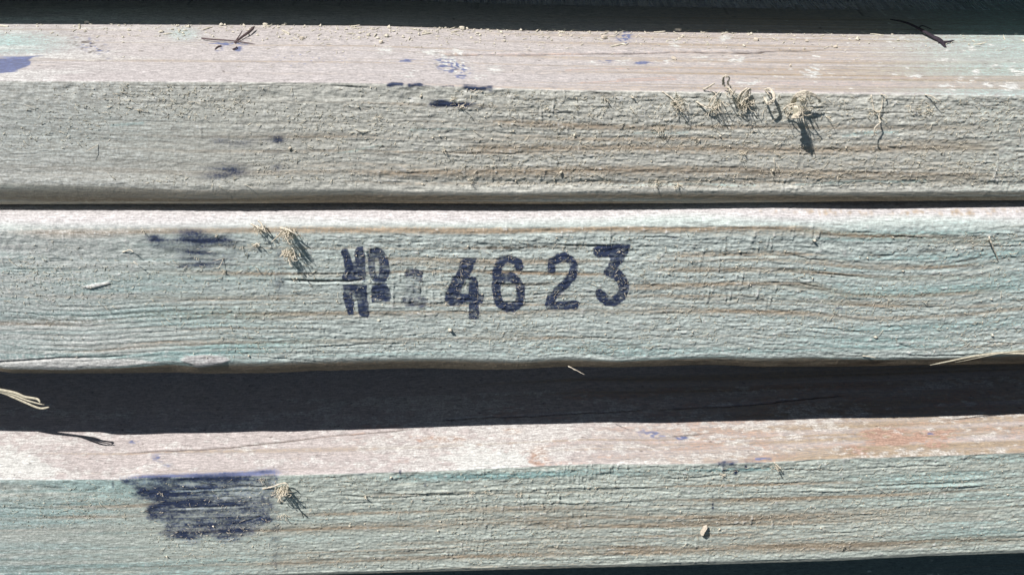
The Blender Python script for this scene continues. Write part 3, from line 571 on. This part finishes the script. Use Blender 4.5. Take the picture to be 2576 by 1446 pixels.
for o, cx, cy, rx, ry, k in ((R7, 1780, 1320, 40, 30, .3), (R7, 765, 830, 8, 30, .7), (R7, 1870, 1270, 40, 20, .2), (R8, 365, 748, 30, 12, 1.), (R8, 430, 745, 8, 18, 1.), (R8, 130, 760, 80, 8, .6), (R8, 1748, 710, 7, 22, .9), (R9, 440, 740, 14, 50, .8), (R9, 520, 750, 14, 30, .8), (R9, 588, 715, 8, 35, .8), (R9, 365, 965, 6, 55, 1.0), (R9, 480, 690, 120, 16, .6), (R9, 600, 680, 180, 12, .5), (R8, 600, 835, 14, 12, .9)):
    c = zone(o, [(cx, cy)])[0]; b.m['ink'] += k*blob(PX, PY, c[0], c[1], rx*.37+1, ry*.37+1)*np.clip(.8+.4*L(.8, .3, 89), 0, 1.3)
b.build()

# ============================================================= the timbers above and below, in shade
zt1f = float(zt1.mean())
E0x = []
for px_, py_ in B1_SHADOW:
    Q = hit(px_, py_, 2, float(np.interp(hit(px_, 210, 1, YF1)[0], X, zt1)))
    lo, hi = .5, 80
    for _ in range(40):
        hh = (lo+hi)/2
        if proj(Q-SUN*hh)[1] > -34: lo = hh
        else: hi = hh
    E0x.append(Q-SUN*hh)
E0x = np.array(E0x); YF0 = float(E0x[:, 1].mean())
Q = np.array([hit(px_, py_, 2, float(np.interp(hit(px_, 210, 1, YF1)[0], X, zt1))) for px_, py_ in B1_SHADOW])
u0 = (Q[:, 1]-YF0)/SUN[1]                            # follow the ray back from the shadow edge to the front plane of that timber
Ex = Q-SUN*u0[:, None]
o_ = np.argsort(Ex[:, 0]); c1 = np.polyfit(Ex[o_, 0], Ex[o_, 2], 1)
zb0 = np.polyval(c1, np.clip(X, Ex[:, 0].min()-10, Ex[:, 0].max()+10))
print('upper shade board', YF0, zb0.mean(), zt1f)
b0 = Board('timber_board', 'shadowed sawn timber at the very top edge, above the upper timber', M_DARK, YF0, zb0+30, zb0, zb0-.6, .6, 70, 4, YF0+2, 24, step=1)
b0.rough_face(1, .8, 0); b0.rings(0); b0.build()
zt4 = zsil3-28; YF4 = YF3+5
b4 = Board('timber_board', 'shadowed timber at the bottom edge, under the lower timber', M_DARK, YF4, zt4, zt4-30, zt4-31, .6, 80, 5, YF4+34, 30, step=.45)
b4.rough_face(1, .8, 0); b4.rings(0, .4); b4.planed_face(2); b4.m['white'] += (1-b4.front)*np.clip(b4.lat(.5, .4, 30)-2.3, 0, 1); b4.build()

# ============================================================= slender things: tubes and ribbons in world mm
class Geo:
    def __init__(self): self.v = []; self.f = []; self.n = 0
    def tube(self, P, R, sides=5, flat=1.0):
        P = np.array(P, float); n = len(P); R = np.broadcast_to(R, (n,))
        T_ = np.gradient(P, axis=0); T_ /= np.linalg.norm(T_, axis=1, keepdims=True)+1e-9
        ref = np.array([.2, -1, .35]); A = np.cross(T_, ref); A /= np.linalg.norm(A, axis=1, keepdims=True)+1e-9; B_ = np.cross(T_, A)
        a = np.arange(sides)*2*math.pi/sides
        ring = P[:, None]+R[:, None, None]*(A[:, None]*np.cos(a)[None, :, None]+flat*B_[:, None]*np.sin(a)[None, :, None])
        b_ = self.n; self.v.append(ring.reshape(-1, 3)); self.n += n*sides
        for i in range(n-1):
            for k in range(sides):
                k2 = (k+1) % sides
                self.f.append((b_+i*sides+k, b_+i*sides+k2, b_+(i+1)*sides+k2, b_+(i+1)*sides+k))
        self.f.append(tuple(b_+k for k in range(sides))[::-1]); self.f.append(tuple(b_+(n-1)*sides+k for k in range(sides)))
    def lump(self, c, r, rng, sq=(1, 1, 1), ups=1):
        """an angular crumb: jittered octahedron, or an icosahedron-like lump"""
        v = np.array([(1, 0, 0), (-1, 0, 0), (0, 1, 0), (0, -1, 0), (0, 0, 1), (0, 0, -1), (.6, .6, .5), (-.6, .5, .6), (.5, -.6, .6), (-.5, -.6, .5)], float) if ups else None
        v = v[:6]; v = v*(1+rng.uniform(-.35, .35, (6, 1)))+rng.uniform(-.2, .2, (6, 3))
        q = rng.uniform(0, 6.3); R_ = np.array([[math.cos(q), -math.sin(q), 0], [math.sin(q), math.cos(q), 0], [0, 0, 1]])
        v = (v*np.array(sq))@R_.T*r+c
        b_ = self.n; self.v.append(v); self.n += 6
        for t in ((0, 2, 4), (2, 1, 4), (1, 3, 4), (3, 0, 4), (2, 0, 5), (1, 2, 5), (3, 1, 5), (0, 3, 5)): self.f.append(tuple(b_+k for k in t))
    def make(self, name, mat, parent=None, smooth_=True, **props):
        me = bpy.data.meshes.new(name); me.from_pydata((np.concatenate(self.v)*MM).tolist(), [], self.f); me.update()
        if smooth_: me.polygons.foreach_set('use_smooth', [True]*len(me.polygons))
        return put(name, me, mat, parent, **props)
def spline(P, n=8):
    P = np.array(P, float); out = []
    Q = np.concatenate([[2*P[0]-P[1]], P, [2*P[-1]-P[-2]]])
    for i in range(len(P)-1):
        for t in np.linspace(0, 1, n, endpoint=False):
            p0, p1, p2, p3 = Q[i:i+4]
            out.append(.5*((2*p1)+(p2-p0)*t+(2*p0-5*p1+4*p2-p3)*t*t+(3*p1-p0-3*p2+p3)*t**3))
    out.append(P[-1]); return np.array(out)
def on_front(yf, pts):                                # (px, py, lift): a point held lift mm off the plane y = yf
    return np.array([hit(px_, py_, 1, yf-l) for px_, py_, l in pts])
def on_top(z, pts):
    return np.array([hit(px_, py_, 2, z+l) for px_, py_, l in pts])
def zf(o, pts): return [(o[0]+u*o[2], o[1]+v*o[2], l) for u, v, l in pts]
def taper(n, r0, r1, tip=.25):
    t = np.linspace(0, 1, n); return (r0+(r1-r0)*t)*np.minimum(1, (1-t)*6+tip)
rng = np.random.default_rng(11)

def strand(g, yf, o, pts, r0=.12, r1=.08, flat=1.0):
    P = spline(on_front(yf, zf(o, pts))); P += rng.normal(0, .03, P.shape); g.tube(P, taper(len(P), r0*1.25, r1*1.1)*(1+.25*np.sin(np.arange(len(P))*1.3)), 5, min(flat, .7))
def tuft(g, yf, cx, cy, size, lift, n, r=.09):
    """a knot of torn fibres rising off the sawn face about a pixel"""
    c = hit(cx, cy, 1, yf)
    for _ in range(int(n*1.5)):
        a = rng.uniform(0, 6.28); R_ = size*rng.uniform(.4, 1)
        p0 = c+np.array([rng.normal(0, size*.45), .1, rng.normal(0, size*.3)])
        p1 = p0+np.array([math.cos(a)*R_*.5, -lift*rng.uniform(.4, 1.3), math.sin(a)*R_*.4])
        p2 = p1+np.array([math.cos(a+1)*R_*.6, -lift*rng.uniform(-.3, .6), math.sin(a+1)*R_*.5])
        p3 = p2+np.array([rng.normal(0, R_*.4), rng.uniform(0, .5)*lift, rng.normal(-.2*R_, R_*.4)])
        P = spline([p0, p1, p2, p3], 5); q_ = rng.uniform(.4, 1.35); g.tube(P, taper(len(P), r*q_, r*.6*q_), 4, .5)

# curled fibres on the right of the upper timber, each cluster a part of it
Y1 = YF1
def part_geo(fn, name, parent, mat=M_FIB, **props):
    g = Geo(); fn(g); return g.make(name, mat, parent, **props)
def c_a(g):
    strand(g, Y1, R3, [(300, 608, 0), (335, 590, .6), (380, 562, 1.6)], .22, .16, .5)
    strand(g, Y1, R3, [(255, 690, .2), (300, 720, 1.0), (345, 735, 1.4), (372, 690, 1.3), (385, 640, .6), (345, 612, .2)], .14, .1)
    strand(g, Y1, R3, [(330, 725, 1), (360, 670, 1.2), (390, 640, .8), (420, 610, .3)], .12, .09)
    tuft(g, Y1, 1658+400*.371, 700*.371, 1.7, 1.8, 12); tuft(g, Y1, 1658+365*.371, 745*.371, 1.5, 1.2, 9)
def c_b(g):
    for k in range(3):
        j = k*5; strand(g, Y1, R3, [(432+j, 575, .2), (430+j, 535-j, 1.4), (455, 512+j, 1.8), (478, 530, 1.5), (470-j, 565, 1.0), (490, 590, .2)], .11, .09)
    strand(g, Y1, R3, [(440, 580, .2), (475, 600, 1.2), (500, 625, 1.8), (520, 640, 2.0)], .16, .1)
    tuft(g, Y1, 1658+475*.371, 605*.371, 1.6, 2.0, 9)
def c_c(g):
    for k in range(6):
        j = rng.uniform(-14, 14); l = rng.uniform(.8, 2.0)
        strand(g, Y1, R3, [(545+j, 720, .1), (548+j, 665, l), (575+j, 620, l*1.2), (612+j*.5, 600, l), (600+j, 650, l*.8), (575-j, 700, l), (620+j*.5, 745, .3)], .13, .09)
    tuft(g, Y1, 1658+590*.371, 700*.371, 1.8, 2.2, 14)
def c_d(g):
    for k in range(4):
        j = k*4; strand(g, Y1, R3, [(715+j, 612, .1), (745, 600+j, .9), (778-j, 630, 2.0), (786-j, 670, 2.6), (765-j, 702-j, 2.6), (735, 706-j, 2.2), (705+j, 655, .6)], .16, .12, .6)
    strand(g, Y1, R3, [(720, 610, .1), (742, 640, .8), (770, 655, .6)], .12, .08)
def c_e(g):
    for k in range(5):
        j = k*6; strand(g, Y1, R3, [(890+j, 720, .2), (905+j, 670+j*.3, 2.0), (935, 635+j, 3.0), (985, 618+j, 3.4), (1040, 632+j*.6, 3.0), (1085, 670+j*.4, 2.2), (1100-j, 700, 1.5)], .17, .12, .7)
    for k in range(5):
        strand(g, Y1, R3, [(905+k*8, 720, 2.5), (925+k*6, 760, 3.6+k*.3), (900+k*12, 800, 4.2+k*.3), (940+k*10, 790, 4.6)], .2, .12, .6)
    strand(g, Y1, R3, [(845, 745, .5), (880, 715, 1.5), (930, 700, 2.5)], .2, .14)
    strand(g, Y1, R3, [(870, 800, .5), (895, 760, 1.5), (940, 735, 3)], .18, .12)
    tuft(g, Y1, 1658+940*.371, 720*.371, 2.2, 3.5, 18, .11); tuft(g, Y1, 1658+980*.371, 660*.371, 1.6, 2.5, 8)
def c_f(g):
    strand(g, Y1, R3, [(1438, 645, .1), (1448, 700, .4), (1458, 745, .8), (1490, 762, 1.0), (1510, 720, .8), (1515, 645, .1)], .12, .09)
    strand(g, Y1, R3, [(1500, 750, .9), (1490, 800, 1.2), (1500, 830, 1.6), (1465, 865, 2.0), (1460, 905, 2.1), (1485, 925, 2.0)], .13, .12)
    strand(g, Y1, R3, [(1500, 640, .1), (1540, 655, .8), (1520, 700, .7)], .1, .07); tuft(g, Y1, 1658+1495*.371, 760*.371, 1.5, .9, 7)
def c_g(g):
    strand(g, Y1, R3, [(1800, 642, .1), (1850, 655, .9), (1905, 690, 1.9)], .10, .06); tuft(g, Y1, 1658+1800*.371, 760*.371, 1.8, .6, 9, .07); tuft(g, Y1, 1658+1720*.371, 740*.371, 2.2, .4, 8, .07)
def c_h(g):
    tuft(g, Y1, 1658+140*.371, 710*.371, 1.8, 1.6, 14); strand(g, Y1, R3, [(20, 620, 0), (70, 655, .5), (120, 700, 1.0), (160, 730, 1.4)], .12, .09); tuft(g, Y1, 1658+100*.371, 680*.371, 1.2, .8, 6)
for fn, lb in ((c_a, 'torn fibre tuft left of the small loop'), (c_b, 'small round loop of fibre standing at the edge'), (c_c, 'bundle of crossed curls'), (c_d, 'open crescent curl'), (c_e, 'largest curl, with a pale flake and long shadow'), (c_f, 'thin fibre with a hanging hook'), (c_g, 'fine hair fibre at the far right'), (c_h, 'low ragged tuft left of the curls')):
    part_geo(fn, 'fibre_curl', b1.o, label=lb)
# pale flake caught in the largest curl
def flake(pts3, thick, name, mat, parent=None, **props):
    P = np.array(pts3, float); c = P.mean(0); n_ = np.cross(P[1]-P[0], P[2]-P[0]); n_ /= np.linalg.norm(n_)
    if n_[1] > 0: n_ = -n_
    k = len(P); v = np.concatenate([P+n_*thick*.5+0*P, P-n_*thick*.5, [c+n_*thick*1.2]])
    f = [(i, (i+1) % k, 2*k) for i in range(k)]+[tuple(range(k, 2*k))[::-1]]+[(i, k+i, k+(i+1) % k, (i+1) % k) for i in range(k)]
    me = bpy.data.meshes.new(name); me.from_pydata((v*MM).tolist(), [], f); me.update(); return put(name, me, mat, parent, **props)
flake(on_front(Y1, zf(R3, [(905, 735, 3.6), (930, 728, 4.4), (955, 750, 4.8), (940, 780, 4.6), (915, 800, 3.8), (900, 795, 3.4), (912, 765, 3.6)])), .2, 'flake', M_STRAW, b1.o, label='pale flake caught in the largest curl')
# small tufts and short slivers elsewhere on the sawn faces
def sliver(parent, yf, o, pts, r=.1, label=None):
    g = Geo(); strand(g, yf, o, pts, r, r*.6)
    p = {'label': label} if label else {}
    return g.make('splinter', M_FIB, parent, **p)
def sm_tuft(parent, yf, o, cx, cy, size, lift, n, r=.09):
    g = Geo(); tuft(g, yf, o[0]+cx*o[2], o[1]+cy*o[2], size, lift, n, r); return g.make('fibre_tuft', M_FIB, parent)
sm_tuft(b1.o, Y1, R2, 845, 722, .8, .8, 4); sliver(b1.o, Y1, R2, [(830, 735, 0), (860, 725, 1.2), (870, 740, 2.4)], .08)
sm_tuft(b1.o, Y1, R2, 785, 665, .7, .7, 4); sm_tuft(b1.o, Y1, R2, 920, 626, 1.0, .3, 4); sm_tuft(b1.o, Y1, R2, 1815, 660, .8, .8, 4); sm_tuft(b1.o, Y1, R2, 2190, 880, 1.0, 1.0, 6)
sm_tuft(b1.o, Y1, R2, 730, 1015, .8, .9, 4); sm_tuft(b1.o, Y1, R2, 910, 1225, .8, .5, 5); sm_tuft(b1.o, Y1, R2, 290, 800, .9, .5, 5); sm_tuft(b1.o, Y1, R3, 565, 1040, .8, 1.1, 5)
sm_tuft(b1.o, Y1, R3, 1150, 800, .7, .6, 4); sliver(b1.o, Y1, R3, [(1130, 790, .1), (1165, 810, 1.2), (1180, 830, 1.8)], .07); sm_tuft(b1.o, Y1, R3, 815, 1060, .7, .3, 3); sm_tuft(b1.o, Y1, R3, 130, 1255, 1.1, .5, 8); sm_tuft(b1.o, Y1, R2, 2160, 1250, 1.3, .7, 8)
# middle timber, left cluster
Y2 = YF2
def d_a(g):
    strand(g, Y2, R4, [(1750, 240, .1), (1770, 260, .7), (1785, 290, 1.6), (1800, 310, 2.2)], .14, .1)
    strand(g, Y2, R4, [(1700, 262, 0), (1760, 290, .8), (1790, 300, 1.5)], .15, .1); tuft(g, Y2, 1770*.3712, 466+285*.3712, 1.4, 1.8, 12)
def d_b(g):
    tuft(g, Y2, 1950*.3712, 466+305*.3712, 1.9, 3.0, 22, .13); strand(g, Y2, R4, [(1900, 290, .1), (1950, 300, 1.6), (2000, 330, 2.6)], .22, .14)
def d_c(g):
    tuft(g, Y2, 1960*.3712, 466+455*.3712, 1.6, 2.2, 18, .12); strand(g, Y2, R4, [(1960, 440, .2), (1985, 430, 1.8), (2000, 480, 2.5), (2010, 500, 3.2)], .1, .07); strand(g, Y2, R4, [(1950, 450, .2), (1970, 480, 1.4), (1985, 520, 2.2)], .1, .07)
def d_d(g):
    strand(g, Y2, R4, [(1715, 410, .1), (1745, 395, .7), (1760, 415, 1.5)], .13, .09); tuft(g, Y2, 1735*.3712, 466+400*.3712, .8, .8, 6)
def d_e(g):
    strand(g, Y2, R4, [(830, 455, 0), (880, 438, .7), (905, 455, 1.4)], .11, .08); strand(g, Y2, R4, [(905, 520, .2), (925, 532, 1.2), (935, 545, 2.0)], .07, .05)
for fn in (d_a, d_b, d_c, d_d, d_e): part_geo(fn, 'fibre_tuft', b2.o)
for cx, cy in ((960, 310), (1470, 335), (1330, 490), (1510, 570), (1740, 560), (1640, 420)): sm_tuft(b2.o, Y2, R4, cx, cy, .6, .7, 3, .07)
sliver(b2.o, Y2, R6, [(2235, 350, .8), (2255, 400, .9), (2280, 460, .5), (2300, 515, .05)], .17, 'pale thin splinter near the right end')
sliver(b2.o, Y2, R6, [(270, 885, .6), (280, 910, .4), (290, 935, .05)], .09); sliver(b2.o, Y2, R5, [(1830, 1078, -.5), (1890, 1108, .6), (1950, 1138, 1.2)], .1); sliver(b2.o, Y2, R6, [(1380, 1155, .1), (1430, 1160, .4), (1470, 1168, .6)], .12)
g = Geo()
P = spline(on_front(Y2, zf(R6, [(1835, 1218, 1.2), (1950, 1195, 1.0), (2080, 1168, .7), (2200, 1148, .5), (2300, 1138, .3), (2473, 1140, .2), (2620, 1150, -.1)])))
g.tube(P, np.interp(np.linspace(0, 1, len(P)), [0, .1, .5, 1], [.05, .16, .26, .36]), 6, .6); g.tube(P+np.array([6, .1, .7]), np.interp(np.linspace(0, 1, len(P)), [0, .2, .6, 1], [.03, .08, .16, .2]), 5, .7)
g.make('splinter', M_STRAW, b2.o, label='long pale splinter lifting from the lower right edge')
# lower timber
Y3 = YF3
def e_a(g):
    tuft(g, Y3, 1930*.3712, 909.5+850*.3712, 1.7, 2.8, 24, .13); strand(g, Y3, R7, [(1780, 860, .1), (1850, 845, .7), (1930, 820, 1.6), (1960, 850, 2.4)], .2, .13)
    strand(g, Y3, R7, [(1900, 960, .1), (1890, 900, 1.2), (1940, 820, 2.2)], .16, .12)
def e_b(g):
    tuft(g, Y3, 1658+790*.3712, 909.5+705*.3712, 1.0, 1.3, 10, .1); strand(g, Y3, R9, [(775, 680, .1), (800, 700, 1.4), (815, 720, 2.3)], .1, .06)
part_geo(e_a, 'fibre_tuft', b3.o, label='ragged knot of fibre with a triangular shadow at the right of the ink smudge'); part_geo(e_b, 'fibre_tuft', b3.o)
for o, cx, cy, sz, l, n in ((R7, 1770, 790, 1.0, .8, 7), (R7, 1920, 1040, 1.2, .8, 8), (R7, 1090, 890, .7, .5, 5), (R7, 2105, 1000, .4, .5, 3), (R8, 190, 910, .6, .7, 5), (R8, 920, 885, .7, .8, 6), (R8, 1010, 885, .6, .5, 5), (R8, 1240, 895, .9, .5, 6), (R8, 1390, 970, .5, .6, 4), (R9, 430, 765, .9, .6, 7), (R8, 840, 755, .5, .5, 3), (R9, 910, 1090, .6, .3, 4), (R7, 1100, 1020, .5, .3, 3)):
    sm_tuft(b3.o, Y3, o, cx, cy, sz, l, n, .08)
sliver(b3.o, Y3, R9, [(1255, 1245, .9), (1245, 1270, .4), (1240, 1280, .05)], .14)

# hairs and crumbs of torn wood all over each sawn face: too many to count
def fuzz(bd, n, seed, kmin=1.02, kmax=1.97):
    r = np.random.default_rng(seed); g = Geo(); K = bd.K[0]; jj = np.nonzero((K > kmin) & (K < kmax))[0]
    vis = np.nonzero((bd.PX[:, jj[0]] > -60) & (bd.PX[:, jj[0]] < 2640))[0]
    cl = aniso(NX, 60, 30, 6, seed)
    for _ in range(n):
        i = r.choice(vis); j = r.choice(jj)
        if cl[i, int((j-jj[0])/len(jj)*59)]*.8+smooth(200, 1500, bd.PX[i, j])*1.0 < r.uniform(-.4, 1.6): continue
        p = bd.Pd[i, j]; ln = r.gamma(2.2, .33); a = r.choice([0, math.pi])+r.normal(0, .5) if r.random() < .6 else r.uniform(0, 6.28)
        d = np.array([math.cos(a), 0, math.sin(a)]); out = r.uniform(.05, .5)
        P = [p+np.array([0, .05, 0]), p+d*ln*.5+np.array([0, -ln*out*.6, 0]), p+d*ln+np.array([r.normal(0, .1), -ln*out*r.uniform(.2, 1), r.normal(-.05, .1)])]
        rr = r.uniform(.03, .07); g.tube(P, [rr, rr*.9, rr*.4], 3)
    for _ in range(int(n*1.5)):                       # short upright flakes left by the saw teeth
        i = r.choice(vis); j = r.choice(jj)
        if cl[i, int((j-jj[0])/len(jj)*59)]*.6+smooth(100, 1300, bd.PX[i, j])*1.2 < r.uniform(-.2, 1.4): continue
        p = bd.Pd[i, j]; ln = r.gamma(3, .16); a = r.normal(1.5, .35) if r.random() < .6 else r.uniform(0, 3.14); rr = r.uniform(.04, .10)
        d = np.array([math.cos(a), -r.uniform(.1, .5), math.sin(a)])*ln
        g.tube([p+np.array([0, .03, 0]), p+d], [rr, rr*.45], 3)
    for _ in range(n//8):
        i = r.choice(vis); j = r.choice(jj)
        if smooth(100, 1400, bd.PX[i, j]) < r.random()*.9: continue
        s_ = r.gamma(2, .045); g.lump(bd.Pd[i, j]+np.array([0, -s_*.5, 0]), s_, r, (r.uniform(1, 2.2), 1, 1))
    g.make('loose_fibres', M_FIB, bd.o, kind='stuff')
fuzz(b1, 4600, 1); fuzz(b2, 5000, 2); fuzz(b3, 4600, 3)

# sawdust crumbs lying along the back of the planed top of the upper timber
r = np.random.default_rng(5); g = Geo()
def z1(x): return float(np.interp(x, X, zt1))
def top_at(px_, py_, bz=zt1):
    x = 0; z = float(bz.mean())
    for _ in range(3): P = hit(px_, py_, 2, z); z = float(np.interp(P[0], X, bz))
    return hit(px_, py_, 2, z)
for _ in range(2600):
    px_ = r.uniform(-30, 2600); e = np.interp(px_, [p[0] for p in B1_SHADOW], [p[1] for p in B1_SHADOW]); dy = r.gamma(1.1, 20)-5
    if r.random() > np.interp(px_, [0, 200, 500, 1200, 2100, 2576], [.15, .35, .9, 1, .6, .25]): continue
    if dy > 135: continue
    P = top_at(px_, e+dy); s_ = r.gamma(2.2, .058)*(1.1 if dy < 45 else .7)
    if r.random() < .6: g.lump(P+np.array([0, 0, s_*.5]), s_, r, (r.uniform(.8, 1.6), 1, .8))
    else:
        a = r.uniform(0, 3.14); ln = s_*r.uniform(3, 8); d = np.array([math.cos(a), math.sin(a), r.uniform(-.05, .4)])*ln*.5
        g.tube([P-d*[1, 1, 0]+[0, 0, .1], P+[0, 0, .15], P+d+[0, 0, .08]], [s_*.35, s_*.45, s_*.2], 4)
g.make('sawdust', M_CRUMB, None, False, kind='stuff', label='pale sawdust crumbs scattered along the planed top of the upper timber', category='sawdust')
# chips big enough to pick up one by one
chips = [(R1, 590, 160, 22, 'square chip on the shadow edge of the upper timber, left of the bark scrap'), (R1, 2045, 268, 26, 'flat tan chip right of the bark scrap on the upper timber'), (R1, 1800, 178, 24, 'pale chip on the shadow edge just right of the bark scrap'),
         (R2, 555, 212, 16, 'brown chip by the shadow edge above the violet speck'), (R2, 215, 245, 20, 'tan chip in the crumbs left of the white scuffs'), (R2, 300, 295, 26, 'slanted chip above the white scuffs of the upper timber'), (R2, 850, 200, 28, 'spiky chip astride the shadow edge, above the violet speck'),
         (R2, 2285, 405, 22, 'cream chip just below the long crack in the upper timber'), (R3, 655, 278, 26, 'largest cream chip on the upper timber, above the fibre curls'), (R3, 1000, 285, 18, 'round cream chip right of the largest cream chip'), (R3, 130, 215, 34, 'crumbly chip on the shadow edge at the start of the right third'), (R2, 1810, 265, 34, 'splintered chip left of the small violet blot'), (R3, 1195, 325, 22, 'pale chip at the right end of the long crack'), (R3, 890, 450, 14, 'small white chip below the long crack, over the crescent curl')]
for o, u, v, sz, lb in chips:
    c = top_at(o[0]+u*o[2], o[1]+v*o[2]); s_ = sz*.3712/10.7
    k = 6; an = np.sort(r.uniform(0, 6.28, k)); an = np.linspace(0, 6.28, k, endpoint=False)+r.uniform(-.35, .35, k)
    rad = s_*.62*r.uniform(.65, 1.15, k); tilt = r.uniform(-.25, .25, 2)
    P = [c+np.array([math.cos(a)*q*1.2, math.sin(a)*q*.9, .25+math.cos(a)*q*tilt[0]+math.sin(a)*q*tilt[1]+.12*s_]) for a, q in zip(an, rad)]
    n_ = [P[i] for i in range(k)]
    me = bpy.data.meshes.new('wood_chip'); vv = np.array([p+[0, 0, .28*s_] for p in n_]+[p-[0, 0, .12*s_+.1] for p in n_]+[c+[0, 0, .35+.45*s_]])
    ff = [(i, (i+1) % k, 2*k) for i in range(k)]+[(k+i, k+(i+1) % k, (i+1) % k, i) for i in range(k)]+[tuple(range(2*k-1, k-1, -1))]
    me.from_pydata((vv*MM).tolist(), [], ff); me.update()
    put('wood_chip', me, M_CHIP if sz % 4 else M_CRUMB, None, label=lb, category='wood chip', group='wood chips on the planed top of the upper timber')
# leaf-shaped chip standing on the lower timber's sawn face
flake(on_front(Y3, zf(R9, [(278, 1150, .1), (300, 1112, .5), (325, 1106, .9), (328, 1125, 1.1), (312, 1150, 1.5), (300, 1176, 1.3), (285, 1172, .6)])), .25, 'wood_chip', M_CHIP, None, label='leaf-shaped pale chip stuck on the lower timber, near its bottom right', category='wood chip')
# dark bark scrap on the planed top, left
g = Geo(); zc = z1(-60)
def tt(o, pts): return np.array([top_at(o[0]+u*o[2], o[1]+v*o[2])+[0, 0, l] for u, v, l in pts])
g.tube(spline(tt(R1, [(1368, 275, .5), (1450, 286, .6), (1560, 290, .5), (1640, 298, .4), (1730, 306, .2)])), taper(33, .22, .14), 5, .6)
g.tube(spline(tt(R1, [(1590, 300, .3), (1650, 262, .6), (1690, 240, .8), (1728, 205, .9)])), taper(25, .25, .42), 5, .5)
g.tube(spline(tt(R1, [(1600, 285, .3), (1630, 255, .7), (1645, 230, .8)])), taper(17, .15, .08), 4)
g.tube(spline(tt(R1, [(1500, 318, .2), (1475, 325, .2), (1455, 340, .1)])), taper(17, .22, .12), 4)
g.tube(spline(tt(R1, [(1580, 345, .3), (1600, 335, .3), (1606, 322, .2)])), taper(17, .22, .12), 4)
g.make('bark_scrap', plain_material('brown_bark', (.11, .085, .085)), None, label='dark brown forked bark scrap lying on the planed top of the upper timber, left', category='bark')
# blurred shadow of a raised thing, modelled as a black stick, right
g = Geo()
g.tube(spline(tt(R3, [(1560, 165, 1.2), (1660, 190, 1.4), (1750, 225, 1.2), (1850, 268, .7), (1905, 290, .4), (1940, 325, .1)])), np.interp(np.linspace(0, 1, 41), [0, .25, .6, .85, 1], [.12, .3, .55, .7, .35]), 6, .7)
g.tube(spline(tt(R3, [(1890, 295, .4), (1940, 300, .5), (2000, 288, .5)])), taper(17, .45, .16), 5)
g.tube(spline(tt(R3, [(1750, 225, 1.2), (1780, 212, 1.3), (1850, 225, .8)])), taper(17, .2, .1), 4)
g.make('shadow_stick', M_SHADOW_STICK, None, label='shadow of a raised thing, modelled as a black stick across the shadow edge of the upper timber', category='shadow_stick')
# forked pale splinter reaching into the gap from the left
tipS = hit(275, 1130, 2, float(np.interp(-110, X, zt3))); rr_ = hit(122, 1025, 1, 0)-CAM; rr_ /= np.linalg.norm(rr_)
A_ = np.stack([rr_, SUN], 1); sol = np.linalg.lstsq(A_, tipS-CAM, rcond=None)[0]; ytip = float((CAM+rr_*sol[0])[1]); print('straw depth', ytip)
g = Geo()
up_ = zf(R7, [(-420, 95, 0), (-200, 150, 0), (0, 190, 0), (100, 210, 0), (170, 238, 0), (250, 252, 0), (272, 275, 0)])
lo_ = zf(R7, [(-420, 110, 0), (-200, 170, 0), (0, 205, 0), (90, 240, 0), (180, 280, 0), (270, 315, 0), (333, 308, 0)])
dy = np.linspace(-4, 0, 7)
Pu = spline([hit(p[0], p[1], 1, ytip-d_*.9) for p, d_ in zip(up_, dy)]); Pl = spline([hit(p[0], p[1], 1, ytip+.4-d_*.8) for p, d_ in zip(lo_, dy)])
g.tube(Pu, taper(len(Pu), .42, .30, .5), 7, .45); g.tube(Pl, taper(len(Pl), .36, .26, .6), 7, .5)
g.tube((Pu+Pl)/2, taper(len(Pu), .4, .15, .2), 6, .35)
g.make('splinter', M_STRAW, None, label='forked pale splinter sticking into the dark gap from the left edge', category='splinter')
print('tris', sum(len(o.data.polygons)*2 for o in bpy.data.objects if o.type == 'MESH'))
